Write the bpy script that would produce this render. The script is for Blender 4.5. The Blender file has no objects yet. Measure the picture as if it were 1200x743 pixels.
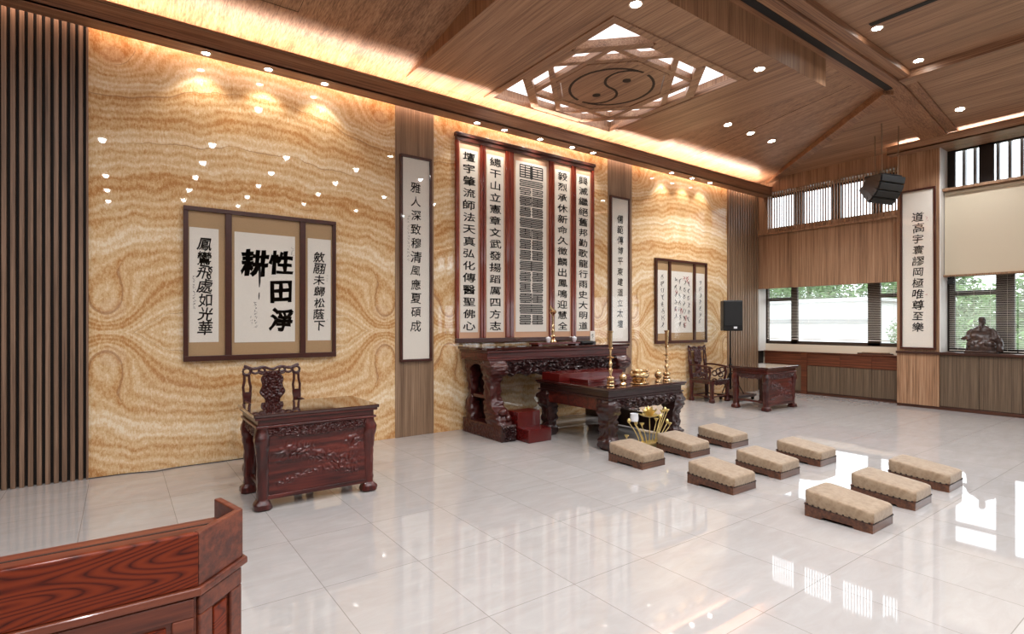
import bpy, bmesh, math, random
from mathutils import Vector, Matrix, noise
S = bpy.context.scene
COL = S.collection
PI = math.pi
random.seed(7)

# ------------------------------------------------------------------ camera
cam_d = bpy.data.cameras.new('camera')
cam = bpy.data.objects.new('camera', cam_d)
COL.objects.link(cam)
cam.location = (0, 0, 1.5)
ANG = math.atan2(877, 635)                      # the long wall's direction, from the view axis
cam.rotation_euler = (PI/2, 0, ANG - PI/2)
cam_d.sensor_width = 36.0
cam_d.lens = 635/1200*36
cam_d.shift_y = 8.5/1200
cam_d.clip_start = 0.05
S.camera = cam

# ------------------------------------------------------------------ view, world
S.view_settings.view_transform = 'Standard'
S.view_settings.look = 'None'
S.view_settings.gamma = 1.0
S.view_settings.use_curve_mapping = False
S.view_settings.exposure = 0.52
S.cycles.max_bounces = 8
S.cycles.diffuse_bounces = 4
S.cycles.glossy_bounces = 4
S.cycles.transmission_bounces = 4
S.cycles.transparent_max_bounces = 10
S.cycles.caustics_reflective = False
S.cycles.caustics_refractive = False
S.cycles.sample_clamp_indirect = 6.0

W = bpy.data.worlds.new('sky'); S.world = W
W.use_nodes = True
wn = W.node_tree
bg = wn.nodes['Background']
bg.inputs[0].default_value = (0.88, 0.95, 1.0, 1)
bg.inputs[1].default_value = 2.9

GRID_K = 1.6
SPOT_W = 100.0        # one ceiling downlight
CORN_W = 11.5        # one downlight in the cornice
COVE_W = 9.0         # LED strip, watts per metre
WASH_W = 1.8
WARM = (1.0, 0.76, 0.60)
NEUTRAL = (0.94, 0.97, 1.0)

def area_light(name, loc, rot, sx, sy, watts, color):
    l = bpy.data.lights.new(name, 'AREA'); l.shape = 'RECTANGLE'; l.size = sx; l.size_y = sy
    l.energy = watts; l.color = color
    o = bpy.data.objects.new(name, l); COL.objects.link(o); o.location = loc; o.rotation_euler = rot
    return o

# LED strips lying in the ceiling coves (inside the cornice troughs)
area_light('cove_strip', (3.0, 6.47, 4.475), (PI, 0, 0), 17.0, 0.06, COVE_W*17, WARM)
area_light('cove_strip', (3.0, 6.60, 4.47), (math.radians(25), 0, 0), 17.0, 0.05, WASH_W*17, WARM)
area_light('cove_strip', (11.55, -2.8, 4.66), (PI, 0, 0), 0.06, 13.4, COVE_W*13.4*0.8, WARM)

# ------------------------------------------------------------------ small tools
def srgb(r, g, b):
    f = lambda c: (c/255/12.92) if c/255 <= 0.04045 else ((c/255+0.055)/1.055)**2.4
    return (f(r), f(g), f(b), 1)

class MB:
    """collects shapes, then links them as ONE mesh object"""
    def __init__(s): s.bm = bmesh.new()
    def box(s, x0, x1, y0, y1, z0, z1, rot=None, piv=None):
        vs = [s.bm.verts.new((x, y, z)) for x in (x0, x1) for y in (y0, y1) for z in (z0, z1)]
        for f in ((0,1,3,2),(4,6,7,5),(0,4,5,1),(2,3,7,6),(0,2,6,4),(1,5,7,3)):
            s.bm.faces.new([vs[i] for i in f])
        if rot is not None:
            piv = Vector(piv) if piv else Vector(((x0+x1)/2,(y0+y1)/2,(z0+z1)/2))
            for v in vs: v.co = piv + rot @ (v.co - piv)
        return s
    def bar(s, p, q, w, h):
        """a straight bar from p to q, w wide sideways and h tall"""
        p, q = Vector(p), Vector(q); d = (q-p).normalized()
        up = Vector((0,0,1)) if abs(d.z) < 0.95 else Vector((0,1,0))
        r = d.cross(up).normalized()*w/2; u = r.cross(d).normalized()*h/2
        a = [s.bm.verts.new(p+i*r+j*u) for i,j in ((-1,-1),(1,-1),(1,1),(-1,1))]
        b = [s.bm.verts.new(q+i*r+j*u) for i,j in ((-1,-1),(1,-1),(1,1),(-1,1))]
        s._skin(a, b); s.bm.faces.new(a[::-1]); s.bm.faces.new(b)
        return s
    def _skin(s, a, b):
        n = len(a)
        for i in range(n): s.bm.faces.new((a[i], a[(i+1)%n], b[(i+1)%n], b[i]))
    def prism(s, pts, axis, a0, a1):
        """polygon pts (u,v) extruded along axis; u,v are the other two axes in order"""
        def P(u, v, a): return {'X': (a,u,v), 'Y': (u,a,v), 'Z': (u,v,a)}[axis]
        a = [s.bm.verts.new(P(u,v,a0)) for u,v in pts]; b = [s.bm.verts.new(P(u,v,a1)) for u,v in pts]
        s._skin(a, b); s.bm.faces.new(a[::-1]); s.bm.faces.new(b)
        return s
    def face(s, pts):
        s.bm.faces.new([s.bm.verts.new(p) for p in pts]); return s
    def lathe(s, prof, c=(0,0,0), seg=20, sx=1, sy=1, wob=None):
        rings = []
        for r, z in prof:
            ring = []
            for i in range(seg):
                t = 2*PI*i/seg
                k = r*(wob(t, z) if wob else 1)
                ring.append(s.bm.verts.new((c[0]+k*sx*math.cos(t), c[1]+k*sy*math.sin(t), c[2]+z)))
            rings.append(ring)
        for a, b in zip(rings, rings[1:]): s._skin(a, b)
        s.bm.faces.new(rings[0][::-1]); s.bm.faces.new(rings[-1])
        return s
    def tube(s, pts, r, seg=6, closed=False, flat=1.0, nrm=None):
        pts = [Vector(p) for p in pts]; n = len(pts); rings = []
        N = Vector(nrm) if nrm else None
        for i, p in enumerate(pts):
            if closed: d = pts[(i+1)%n]-pts[i-1]
            else: d = pts[min(i+1,n-1)]-pts[max(i-1,0)]
            d = d.normalized() if d.length > 1e-9 else Vector((0,0,1))
            if N is None:
                up = Vector((0,0,1)) if abs(d.z) < 0.9 else Vector((0,1,0))
            else: up = N
            a = d.cross(up)
            a = a.normalized() if a.length > 1e-6 else Vector((1,0,0))
            b = a.cross(d).normalized()
            rr = r[i] if isinstance(r, (list, tuple)) else r
            rings.append([s.bm.verts.new(p + rr*(math.cos(2*PI*k/seg)*a + flat*math.sin(2*PI*k/seg)*b)) for k in range(seg)])
        for a, b in zip(rings, rings[1:]): s._skin(a, b)
        if closed: s._skin(rings[-1], rings[0])
        else: s.bm.faces.new(rings[0][::-1]); s.bm.faces.new(rings[-1])
        return s
    def ball(s, c, r, seg=12, rings=8, fn=None):
        r = (r, r, r) if not isinstance(r, (tuple, list)) else r
        L = []
        top = s.bm.verts.new((c[0], c[1], c[2]+r[2])); bot = s.bm.verts.new((c[0], c[1], c[2]-r[2]))
        for j in range(1, rings):
            ph = PI*j/rings
            L.append([s.bm.verts.new((c[0]+r[0]*math.sin(ph)*math.cos(2*PI*i/seg), c[1]+r[1]*math.sin(ph)*math.sin(2*PI*i/seg), c[2]+r[2]*math.cos(ph))) for i in range(seg)])
        for i in range(seg):
            s.bm.faces.new((top, L[0][i], L[0][(i+1)%seg])); s.bm.faces.new((bot, L[-1][(i+1)%seg], L[-1][i]))
        for a, b in zip(L, L[1:]):
            for i in range(seg): s.bm.faces.new((a[i], b[i], b[(i+1)%seg], a[(i+1)%seg]))
        return s
    def loft(s, secs, seg=16, carve=0, freq=9, sq=0.35, seed=0, sub=1):
        """rounded-square cross-sections (cx,cy,cz,hx,hy) joined into one limb; carve roughens it like carving"""
        if sub > 1:
            out = []
            for A, B in zip(secs, secs[1:]):
                for k in range(sub):
                    t = k/sub; t2 = t*t*(3-2*t)
                    out.append(tuple(A[i]+(B[i]-A[i])*(t if i == 2 else t2) for i in range(5)))
            out.append(secs[-1]); secs = out
        rings = []
        for cx, cy, cz, hx, hy in secs:
            ring = []
            for i in range(seg):
                t = 2*PI*(i+0.5)/seg; c, q = math.cos(t), math.sin(t)
                k = 1/max(abs(c), abs(q)); k = 1+(k-1)*(1-sq)
                p = Vector((cx+hx*c*k, cy+hy*q*k, cz))
                if carve:
                    h = math.sin(7*noise.noise(p*freq+Vector((seed,0,0))))
                    p += Vector((c, q, 0))*carve*h
                ring.append(s.bm.verts.new(p))
            rings.append(ring)
        for a, b in zip(rings, rings[1:]): s._skin(a, b)
        s.bm.faces.new(rings[0][::-1]); s.bm.faces.new(rings[-1])
        return s
    def sheet(s, P, nu, nv):
        """grid of points P(u,v), u,v in 0..1"""
        g = [[s.bm.verts.new(P(i/nu, j/nv)) for i in range(nu+1)] for j in range(nv+1)]
        for j in range(nv):
            for i in range(nu): s.bm.faces.new((g[j][i], g[j][i+1], g[j+1][i+1], g[j+1][i]))
        return s
    def slab(s, F, B, nu, nv):
        """closed slab between a front grid F(u,v) and a back grid B(u,v)"""
        f = [[s.bm.verts.new(F(i/nu, j/nv)) for i in range(nu+1)] for j in range(nv+1)]
        b = [[s.bm.verts.new(B(i/nu, j/nv)) for i in range(nu+1)] for j in range(nv+1)]
        N = s.bm.faces.new
        for j in range(nv):
            for i in range(nu):
                N((f[j][i], f[j][i+1], f[j+1][i+1], f[j+1][i])); N((b[j][i], b[j+1][i], b[j+1][i+1], b[j][i+1]))
        for i in range(nu):
            N((f[0][i], b[0][i], b[0][i+1], f[0][i+1])); N((f[nv][i], f[nv][i+1], b[nv][i+1], b[nv][i]))
        for j in range(nv):
            N((f[j][0], f[j+1][0], b[j+1][0], b[j][0])); N((f[j][nu], b[j][nu], b[j+1][nu], f[j+1][nu]))
        return s
    def build(s, name, m, parent=None, smooth=False, bevel=0, seg=2):
        bmesh.ops.recalc_face_normals(s.bm, faces=s.bm.faces[:])
        me = bpy.data.meshes.new(name); s.bm.to_mesh(me); s.bm.free()
        me.materials.append(m)
        if smooth:
            for p in me.polygons: p.use_smooth = True
            try: me.set_sharp_from_angle(angle=math.radians(42))
            except Exception: pass
        o = bpy.data.objects.new(name, me); COL.objects.link(o)
        if parent is not None: o.parent = parent
        if bevel:
            b = o.modifiers.new('edge', 'BEVEL'); b.width = bevel; b.segments = seg; b.limit_method = 'ANGLE'; b.angle_limit = math.radians(40)
        return o

def thing(name, loc, label, cat, group=None, rz=0):
    o = bpy.data.objects.new(name, None); COL.objects.link(o)
    o.empty_display_size = 0.1
    o.location = loc; o.rotation_euler = (0, 0, rz)
    o['label'] = label; o['category'] = cat
    if group: o['group'] = group
    return o
def tag(o, label, cat, group=None):
    o['label'] = label; o['category'] = cat
    if group: o['group'] = group
    return o
def struct(o):
    o['kind'] = 'structure'; return o
def copy_thing(src, loc, label, group=None, rz=None):
    def rec(o, par):
        c = o.copy(); COL.objects.link(c)
        if par is not None: c.parent = par
        for ch in list(o.children): rec(ch, c)
        return c
    r = rec(src, None); r.location = loc
    if rz is not None: r.rotation_euler = (0, 0, rz)
    r['label'] = label
    if group: r['group'] = group
    return r
def arc(cx, cz, r, a0, a1, n=10):
    return [(cx+r*math.cos(math.radians(a0+(a1-a0)*i/n)), cz+r*math.sin(math.radians(a0+(a1-a0)*i/n))) for i in range(n+1)]

# ------------------------------------------------------------------ materials
class NT:
    def __init__(s, name):
        s.m = bpy.data.materials.new(name); s.m.use_nodes = True
        s.t = s.m.node_tree; s.b = s.t.nodes['Principled BSDF']
    def n(s, kind, **kw):
        nd = s.t.nodes.new('ShaderNode'+kind)
        for k, v in kw.items():
            if k.startswith('i_'): nd.inputs[k[2:].replace('_', ' ')].default_value = v
            else: setattr(nd, k, v)
        return nd
    def l(s, a, b): s.t.links.new(a, b)
    def math(s, op, a, b=None, c=None):
        nd = s.t.nodes.new('ShaderNodeMath'); nd.operation = op
        for i, v in enumerate((a, b, c)):
            if v is None: continue
            if isinstance(v, (int, float)): nd.inputs[i].default_value = v
            else: s.l(v, nd.inputs[i])
        return nd.outputs[0]
    def ramp(s, fac, stops):
        nd = s.t.nodes.new('ShaderNodeValToRGB'); e = nd.color_ramp.elements
        while len(e) < len(stops): e.new(0.5)
        for x, (p, c) in zip(e, stops): x.position = p; x.color = c
        s.l(fac, nd.inputs[0]); return nd.outputs[0]
    def mix(s, fac, a, b, blend='MIX'):
        nd = s.t.nodes.new('ShaderNodeMix'); nd.data_type = 'RGBA'; nd.blend_type = blend
        for i, v in ((0, fac), (6, a), (7, b)):
            if isinstance(v, (int, float)): nd.inputs[i].default_value = v
            elif isinstance(v, tuple): nd.inputs[i].default_value = v
            else: s.l(v, nd.inputs[i])
        return nd.outputs[2]
    def coord(s, scale=(1,1,1)):
        tc = s.n('TexCoord'); mp = s.n('Mapping'); mp.inputs['Scale'].default_value = scale
        s.l(tc.outputs['Object'], mp.inputs['Vector']); return mp.outputs[0]
    def noise(s, vec, scale, detail=3, rough=0.5, dist=0):
        nd = s.n('TexNoise'); s.l(vec, nd.inputs['Vector'])
        nd.inputs['Scale'].default_value = scale; nd.inputs['Detail'].default_value = detail
        nd.inputs['Roughness'].default_value = rough; nd.inputs['Distortion'].default_value = dist
        return nd.outputs['Fac']
    def bump(s, h, strength, dist):
        nd = s.n('Bump'); nd.inputs['Strength'].default_value = strength; nd.inputs['Distance'].default_value = dist
        s.l(h, nd.inputs['Height']); s.l(nd.outputs[0], s.b.inputs['Normal'])
    def set(s, **kw):
        for k, v in kw.items(): s.b.inputs[k.replace('_', ' ')].default_value = v
        return s

def plain(name, col, rough=0.5, metal=0, coat=0, spec=0.5, var=0.0, vscale=20):
    t = NT(name); t.set(Base_Color=col, Roughness=rough, Metallic=metal, Coat_Weight=coat, Specular_IOR_Level=spec)
    if var:
        f = t.noise(t.coord(), vscale, 4)
        d = tuple(c*(1-var) for c in col[:3])+(1,); u = tuple(min(1, c*(1+var)) for c in col[:3])+(1,)
        t.l(t.ramp(f, [(0.3, d), (0.7, u)]), t.b.inputs['Base Color'])
    return t.m

def wood(name, dark, mid, light, axis='Z', fine=70, along=1.3, rough=0.45, coat=0.0, bump=0.15, planks=None):
    t = NT(name)
    sc = {'X': (along, fine, fine), 'Y': (fine, along, fine), 'Z': (fine, fine, along)}[axis]
    f = t.noise(t.coord(sc), 1.0, 5, 0.65)
    sc2 = tuple(v*0.12 for v in sc)
    g = t.noise(t.coord(sc2), 1.0, 3, 0.5, 0.4)
    h = t.math('ADD', t.math('MULTIPLY', f, 0.7), t.math('MULTIPLY', g, 0.3))
    c = t.ramp(h, [(0.38, dark), (0.5, mid), (0.62, light)])
    t.l(c, t.b.inputs['Base Color'])
    t.set(Roughness=rough, Coat_Weight=coat, Coat_Roughness=0.08)
    if bump: t.bump(f, bump, 0.004)
    return t.m

M = {}
M['ceil'] = wood('veneer_ceiling', srgb(112,80,60), srgb(154,115,88), srgb(180,142,112), 'Y', 75, 1.0, 0.42)
M['ceilX'] = wood('veneer_beam', srgb(104,70,50), srgb(144,102,74), srgb(168,126,94), 'X', 75, 1.0, 0.42)
M['ceilZ'] = wood('veneer_riser', srgb(110,76,54), srgb(152,112,82), srgb(178,138,105), 'Z', 75, 1.0, 0.42)
M['pil'] = wood('veneer_pilaster', srgb(96,72,54), srgb(134,106,82), srgb(160,132,106), 'Z', 90, 1.0, 0.45)
M['slat'] = wood('slat_wood', srgb(90,68,52), srgb(124,96,76), srgb(150,120,98), 'Z', 80, 1.2, 0.5)
M['slatback'] = plain('slat_back', srgb(38,27,21), 0.7)
M['panel'] = wood('veneer_window_wall', srgb(110,80,58), srgb(150,114,86), srgb(174,138,108), 'Z', 80, 1.0, 0.42)
M['column'] = wood('veneer_column', srgb(112,80,56), srgb(156,118,88), srgb(184,148,116), 'Z', 60, 1.0, 0.45)
M['cab'] = wood('veneer_cabinet', srgb(66,50,38), srgb(94,76,58), srgb(116,96,76), 'Z', 90, 1.0, 0.5)
M['darktrim'] = wood('dark_trim', srgb(48,26,18), srgb(70,40,28), srgb(92,56,40), 'Y', 60, 1.2, 0.35)
M['redband'] = wood('redbrown_band', srgb(62,30,18), srgb(92,48,30), srgb(116,66,44), 'Y', 60, 1.2, 0.35)
M['rose'] = wood('rosewood', srgb(40,11,9), srgb(72,21,16), srgb(98,36,26), 'X', 26, 2.0, 0.32, 0.25, 0.06)
M['roseZ'] = wood('rosewood_upright', srgb(40,11,9), srgb(66,20,16), srgb(90,32,24), 'Z', 26, 2.0, 0.32, 0.25, 0.06)
M['rosecarve'] = plain('rosewood_carved', srgb(62,20,16), 0.34, coat=0.25, var=0.3, vscale=30)
M['rosedark'] = plain('rosewood_aged', srgb(46,20,19), 0.32, coat=0.3, var=0.25, vscale=25)
M['rosetop'] = plain('rosewood_polished_top', srgb(52,20,17), 0.06, coat=1.0, var=0.2, vscale=6)
M['redlac'] = plain('red_lacquer', srgb(86,18,16), 0.25, coat=0.4, var=0.1)
M['frame'] = plain('frame_wood', srgb(66,30,22), 0.3, coat=0.4, var=0.15)
M['framered'] = wood('frame_red_wood', srgb(84,24,14), srgb(116,40,24), srgb(140,58,36), 'Z', 40, 1.5, 0.25, 0.5, 0.03)
M['silk'] = plain('silk_mount', srgb(176,142,102), 0.6, var=0.06, vscale=120)
M['silkpink'] = plain('silk_border', srgb(206,160,128), 0.6, var=0.05, vscale=120)
M['paper'] = plain('rice_paper', srgb(228,220,208), 0.75, var=0.02, vscale=40)
M['ink'] = plain('ink', srgb(22,20,20), 0.7)
M['inkred'] = plain('ink_red', srgb(170,50,44), 0.7)
M['inkgrey'] = plain('seal_ink', srgb(150,140,132), 0.7)
M['brass'] = plain('brass', srgb(224,192,146), 0.22, 1.0, var=0.12, vscale=30)
M['gold'] = plain('gilt', srgb(238,212,142), 0.34, 0.8)
M['black'] = plain('black_plastic', srgb(13,13,14), 0.45, var=0.2, vscale=60)
M['blackmetal'] = plain('black_metal', srgb(26,24,24), 0.35, 0.6)
M['grille'] = plain('speaker_grille', srgb(18,18,19), 0.6, var=0.3, vscale=220)
M['bronzeframe'] = plain('window_frame', srgb(66,52,42), 0.45, 0.2)
M['darkframe'] = plain('upper_window_frame', srgb(34,26,22), 0.45, 0.2)
M['cream'] = plain('cream_wall', srgb(214,200,178), 0.6)
M['white'] = plain('white_jamb', srgb(226,222,216), 0.55)
M['shade'] = plain('roller_fabric', srgb(206,192,168), 0.8, var=0.02, vscale=200)
M['blind'] = plain('blind_slat', srgb(214,206,194), 0.45)
M['fin'] = plain('outer_fin', srgb(150,150,156), 0.5)
M['ceramic'] = plain('white_ceramic', srgb(226,226,230), 0.2, coat=0.4)
M['vent'] = plain('vent_black', srgb(14,12,11), 0.6)
M['groove'] = plain('shadow_groove', srgb(38,22,15), 0.7)
M['statue'] = plain('statue_wood', srgb(56,37,29), 0.35, coat=0.2, var=0.3, vscale=16)
M['cable'] = plain('steel_cable', srgb(150,130,110), 0.4, 0.7)
M['cord'] = plain('black_cord', srgb(30,24,20), 0.5)
M['kwood'] = wood('kneeler_wood', srgb(58,32,20), srgb(86,50,32), srgb(108,68,44), 'X', 30, 2.0, 0.35, 0.2, 0.05)

def marble():
    t = NT('honey_onyx')
    tc = t.n('TexCoord'); sp = t.n('SeparateXYZ'); t.l(tc.outputs['Object'], sp.inputs[0])
    X, Z = sp.outputs[0], sp.outputs[2]
    # slabs are book-matched about a level joint at 1.42 m; each slab is its own object, centred on x = 0
    zr = t.math('ABSOLUTE', t.math('SUBTRACT', Z, 1.42))
    xr = t.math('ABSOLUTE', X)
    cb = t.n('CombineXYZ'); t.l(xr, cb.inputs[0]); t.l(zr, cb.inputs[2])
    v = cb.outputs[0]
    nl = t.noise(v, 1.1, 3, 0.55, 0.3)
    nm = t.noise(v, 4.0, 4, 0.6, 0.3)
    fv = t.n('Mapping'); fv.inputs['Scale'].default_value = (2.6, 1.0, 1.0); t.l(v, fv.inputs['Vector'])
    nf = t.noise(fv.outputs[0], 22.0, 5, 0.72, 0.9)
    nj = t.math('SUBTRACT', nl, 0.5); nk = t.math('SUBTRACT', nm, 0.5)
    lay = t.math('ADD', t.math('MULTIPLY', zr, 1.0), t.math('MULTIPLY', nj, 0.42))
    lay = t.math('ADD', lay, t.math('MULTIPLY', nk, 0.10))
    lay = t.math('ADD', lay, t.math('MULTIPLY', t.math('MULTIPLY', xr, xr), 0.10))
    def eye(cx, cz):
        dx = t.math('SUBTRACT', xr, cx); dz = t.math('SUBTRACT', zr, cz)
        d = t.math('SQRT', t.math('ADD', t.math('MULTIPLY', dx, dx), t.math('MULTIPLY', dz, dz)))
        return t.math('ADD', d, t.math('MULTIPLY', nk, 0.12))
    e1 = eye(1.40, 0.24); e2 = eye(1.40, 2.74); e3 = eye(1.0, 2.64)
    def swell(e, r, a):                     # layers bend round each eye
        q = t.math('DIVIDE', e, r)
        return t.math('MULTIPLY', t.math('EXPONENT', t.math('MULTIPLY', t.math('MULTIPLY', q, q), -1.0)), a)
    d = t.math('ADD', lay, swell(e1, 0.27, 0.40))
    d = t.math('ADD', d, swell(e2, 0.27, 0.40)); d = t.math('ADD', d, swell(e3, 0.15, 0.16))
    vr = t.n('TexVoronoi'); vr.feature = 'DISTANCE_TO_EDGE'; vr.inputs['Scale'].default_value = 24
    t.l(v, vr.inputs['Vector'])
    ng = t.noise(v, 16.0, 3, 0.65, 1.2)
    ph = t.math('ADD', t.math('MULTIPLY', d, 14.0), t.math('MULTIPLY', ng, 0.9))
    w = t.math('ADD', t.math('MULTIPLY', t.math('SINE', t.math('MULTIPLY', ph, 1.3)), 0.13), t.math('MULTIPLY', t.math('SINE', t.math('MULTIPLY', ph, 4.7)), 0.15))
    w = t.math('ADD', w, t.math('MULTIPLY', t.math('SINE', t.math('MULTIPLY', ph, 0.5)), 0.16))
    w = t.math('ADD', t.math('ADD', w, 0.5), t.math('MULTIPLY', nk, 0.55))
    w = t.math('ADD', w, t.math('MULTIPLY', t.math('SUBTRACT', nf, 0.5), 1.7))
    w = t.math('ADD', w, t.math('MULTIPLY', t.math('SUBTRACT', t.math('MINIMUM', vr.outputs['Distance'], 0.2), 0.1), 0.55))
    c = t.ramp(w, [(0.05, srgb(186,132,80)), (0.3, srgb(207,163,113)), (0.55, srgb(220,186,141)), (0.8, srgb(231,204,166)), (1.0, srgb(240,222,194))])
    # thin brown partings between layers
    fr = t.math('FRACT', t.math('MULTIPLY', d, 1.7))
    line = t.math('LESS_THAN', t.math('ABSOLUTE', t.math('SUBTRACT', fr, 0.5)), t.math('MULTIPLY', t.math('SUBTRACT', nl, 0.46), 0.10))
    c = t.mix(t.math('MULTIPLY', line, 0.5), c, srgb(150,100,66))
    # pale crystal hearts of the eyes
    hrt = t.math('LESS_THAN', t.math('MINIMUM', e1, e2), 0.10)
    c = t.mix(t.math('MULTIPLY', hrt, 0.12), c, srgb(226,204,184))
    t.l(c, t.b.inputs['Base Color'])
    t.set(Roughness=0.02, Specular_IOR_Level=0.55)
    return t.m
M['marble'] = marble()

def tiles():
    t = NT('polished_floor_tile')
    tc = t.n('TexCoord'); sp = t.n('SeparateXYZ'); t.l(tc.outputs['Object'], sp.inputs[0])
    def cell(a, off, size, j):
        q = t.math('DIVIDE', t.math('SUBTRACT', a, off), size)
        fr = t.math('FRACT', t.math('ADD', q, 100))
        ed = t.math('MINIMUM', fr, t.math('SUBTRACT', 1.0, fr))
        return t.math('LESS_THAN', ed, j/size), t.math('FLOOR', q)
    jx, ix = cell(sp.outputs[0], 2.125, 0.590, 0.0022)
    jy, iy = cell(sp.outputs[1], 1.515, 0.807, 0.0022)
    j = t.math('MAXIMUM', jx, jy)
    cb = t.n('CombineXYZ'); t.l(ix, cb.inputs[0]); t.l(iy, cb.inputs[1])
    wn_ = t.n('TexWhiteNoise'); t.l(cb.outputs[0], wn_.inputs['Vector'])
    ad = t.n('VectorMath', operation='ADD'); t.l(tc.outputs['Object'], ad.inputs[0]); t.l(wn_.outputs['Color'], ad.inputs[1])
    mp = t.n('Mapping'); mp.inputs['Scale'].default_value = (1.0, 3.0, 1.0); t.l(ad.outputs[0], mp.inputs['Vector'])
    f = t.noise(mp.outputs[0], 3.0, 6, 0.65, 0.6)
    c = t.ramp(f, [(0.3, srgb(168,162,158)), (0.55, srgb(174,169,166)), (0.75, srgb(180,176,173))])
    tone = t.math('ADD', 0.965, t.math('MULTIPLY', wn_.outputs['Value'], 0.05))
    hs = t.n('HueSaturation'); t.l(tone, hs.inputs['Value']); t.l(c, hs.inputs['Color'])
    c = t.mix(t.math('MULTIPLY', j, 0.85), hs.outputs[0], srgb(132,125,120))
    t.l(c, t.b.inputs['Base Color'])
    t.set(Roughness=0.03, Specular_IOR_Level=0.85)
    return t.m
M['tile'] = tiles()

def glass(name, tint=(1,1,1,1)):
    t = NT(name)
    tr = t.n('BsdfTransparent'); tr.inputs[0].default_value = tint
    gl = t.n('BsdfGlossy'); gl.inputs['Roughness'].default_value = 0.01
    lw = t.n('LayerWeight'); lw.inputs[0].default_value = 0.5
    fz = t.math('ADD', 0.02, t.math('MULTIPLY', t.math('POWER', lw.outputs['Facing'], 5.0), 0.45))
    mx = t.n('MixShader'); t.l(fz, mx.inputs[0]); t.l(tr.outputs[0], mx.inputs[1]); t.l(gl.outputs[0], mx.inputs[2])
    t.l(mx.outputs[0], t.t.nodes['Material Output'].inputs[0])
    return t.m
M['glass'] = glass('clear_glass')

def emit(name, col, s):
    t = NT(name)
    t.set(Base_Color=(0.8,0.8,0.8,1), Emission_Color=col, Emission_Strength=s); return t.m
M['lamp'] = emit('lamp_lens', (1.0, 0.95, 0.86, 1), 45.0)
M['lightpanel'] = emit('light_panel', (0.93, 0.96, 1.0, 1), 1.0)
M['ringtrim'] = plain('lamp_ring', srgb(200,180,158), 0.4)

def fabric():
    t = NT('beige_brocade')
    v = t.n('TexVoronoi'); t.l(t.coord((1,1,1)), v.inputs['Vector']); v.inputs['Scale'].default_value = 42
    f = t.noise(t.coord((1,1,1)), 18, 4, 0.6)
    h = t.math('ADD', t.math('MULTIPLY', v.outputs['Distance'], 0.35), f)
    t.l(t.ramp(h, [(0.4, srgb(126,102,79)), (0.62, srgb(140,117,92)), (0.85, srgb(153,131,106))]), t.b.inputs['Base Color'])
    t.set(Roughness=0.62, Sheen_Weight=0.25); t.bump(h, 0.12, 0.003); return t.m
M['fabric'] = fabric()

def cathedral():
    t = NT('cherry_oak_grain')
    tc = t.n('TexCoord'); mp = t.n('Mapping'); mp.inputs['Scale'].default_value = (1.3, 1.3, 12.0); t.l(tc.outputs['Object'], mp.inputs['Vector'])
    n1 = t.noise(mp.outputs[0], 0.9, 1, 0.4, 0.1)
    ph = t.math('MULTIPLY', n1, 190.0)
    w = t.math('MULTIPLY', t.math('ADD', t.math('SINE', ph), 1.0), 0.5)
    w = t.math('POWER', w, 0.6)
    mp2 = t.n('Mapping'); mp2.inputs['Scale'].default_value = (6, 6, 160); t.l(tc.outputs['Object'], mp2.inputs['Vector'])
    f = t.noise(mp2.outputs[0], 1.0, 4, 0.6)
    h = t.math('ADD', t.math('MULTIPLY', w, 0.62), t.math('MULTIPLY', f, 0.38))
    t.l(t.ramp(h, [(0.12, srgb(44,10,4)), (0.34, srgb(84,26,9)), (0.8, srgb(110,40,15))]), t.b.inputs['Base Color'])
    t.set(Roughness=0.42, Coat_Weight=0.06, Coat_Roughness=0.15, Specular_IOR_Level=0.2); t.bump(f, 0.08, 0.002); return t.m
M['cherry'] = cathedral()
M['cherryplain'] = wood('cherry_plain', srgb(62,24,13), srgb(92,40,22), srgb(112,54,32), 'X', 50, 2.0, 0.42, 0.06, 0.04)
# ------------------------------------------------------------------ the room
zA = lambda y: 5.11 + 0.132*(3.45-y)
zB = lambda x: 5.11 - 0.18*(x-9.6)

struct(MB().box(-6.2, 12.3, -9.8, 6.95, -0.12, 0).build('floor', M['tile']))

# long wall: backing, onyx slabs, wood pilasters, slatted ends
wl = struct(MB().box(-6.2, 12.3, 6.72, 6.95, 0, 5.6).build('wall_left', M['slatback']))
def slab_panel(x0, x1):
    cx = (x0+x1)/2
    o = MB().box(x0-cx, x1-cx, 6.69, 6.725, 0.0, 4.75).build('marble_slab', M['marble'], wl)
    o.location = (cx, 0, 0)
for a, b in ((-0.25, 2.94), (3.507, 6.906), (7.52, 10.52)): slab_panel(a, b)
for a, b in ((2.94, 3.507), (6.906, 7.52)):
    MB().box(a, b, 6.678, 6.73, 0, 4.75).build('pilaster', M['pil'], wl, bevel=0.004)
m = MB()
x = -2.62
while x < -0.27:
    m.box(x, x+0.035, 6.655, 6.72, 0, 4.72); x += 0.0605
m.box(-0.262, -0.246, 6.65, 6.72, 0, 4.72)
m.build('slat_panel', M['slat'], wl, bevel=0.003)
m = MB(); x = 10.53
while x < 11.66:
    m.box(x, x+0.062, 6.66, 6.72, 0, 4.72); x += 0.092
m.build('slat_panel', M['pil'], wl, bevel=0.003)
MB().box(-6.1, -2.62, 6.66, 6.72, 0, 4.72).build('plain_panel', M['pil'], wl)

struct(MB().box(-6.2, 12.3, -9.8, -9.6, 0, 5.6).build('wall_rear', M['pil']))
struct(MB().box(-6.2, -6.0, -9.6, 6.72, 0, 5.6).build('wall_far', M['pil']))

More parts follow.
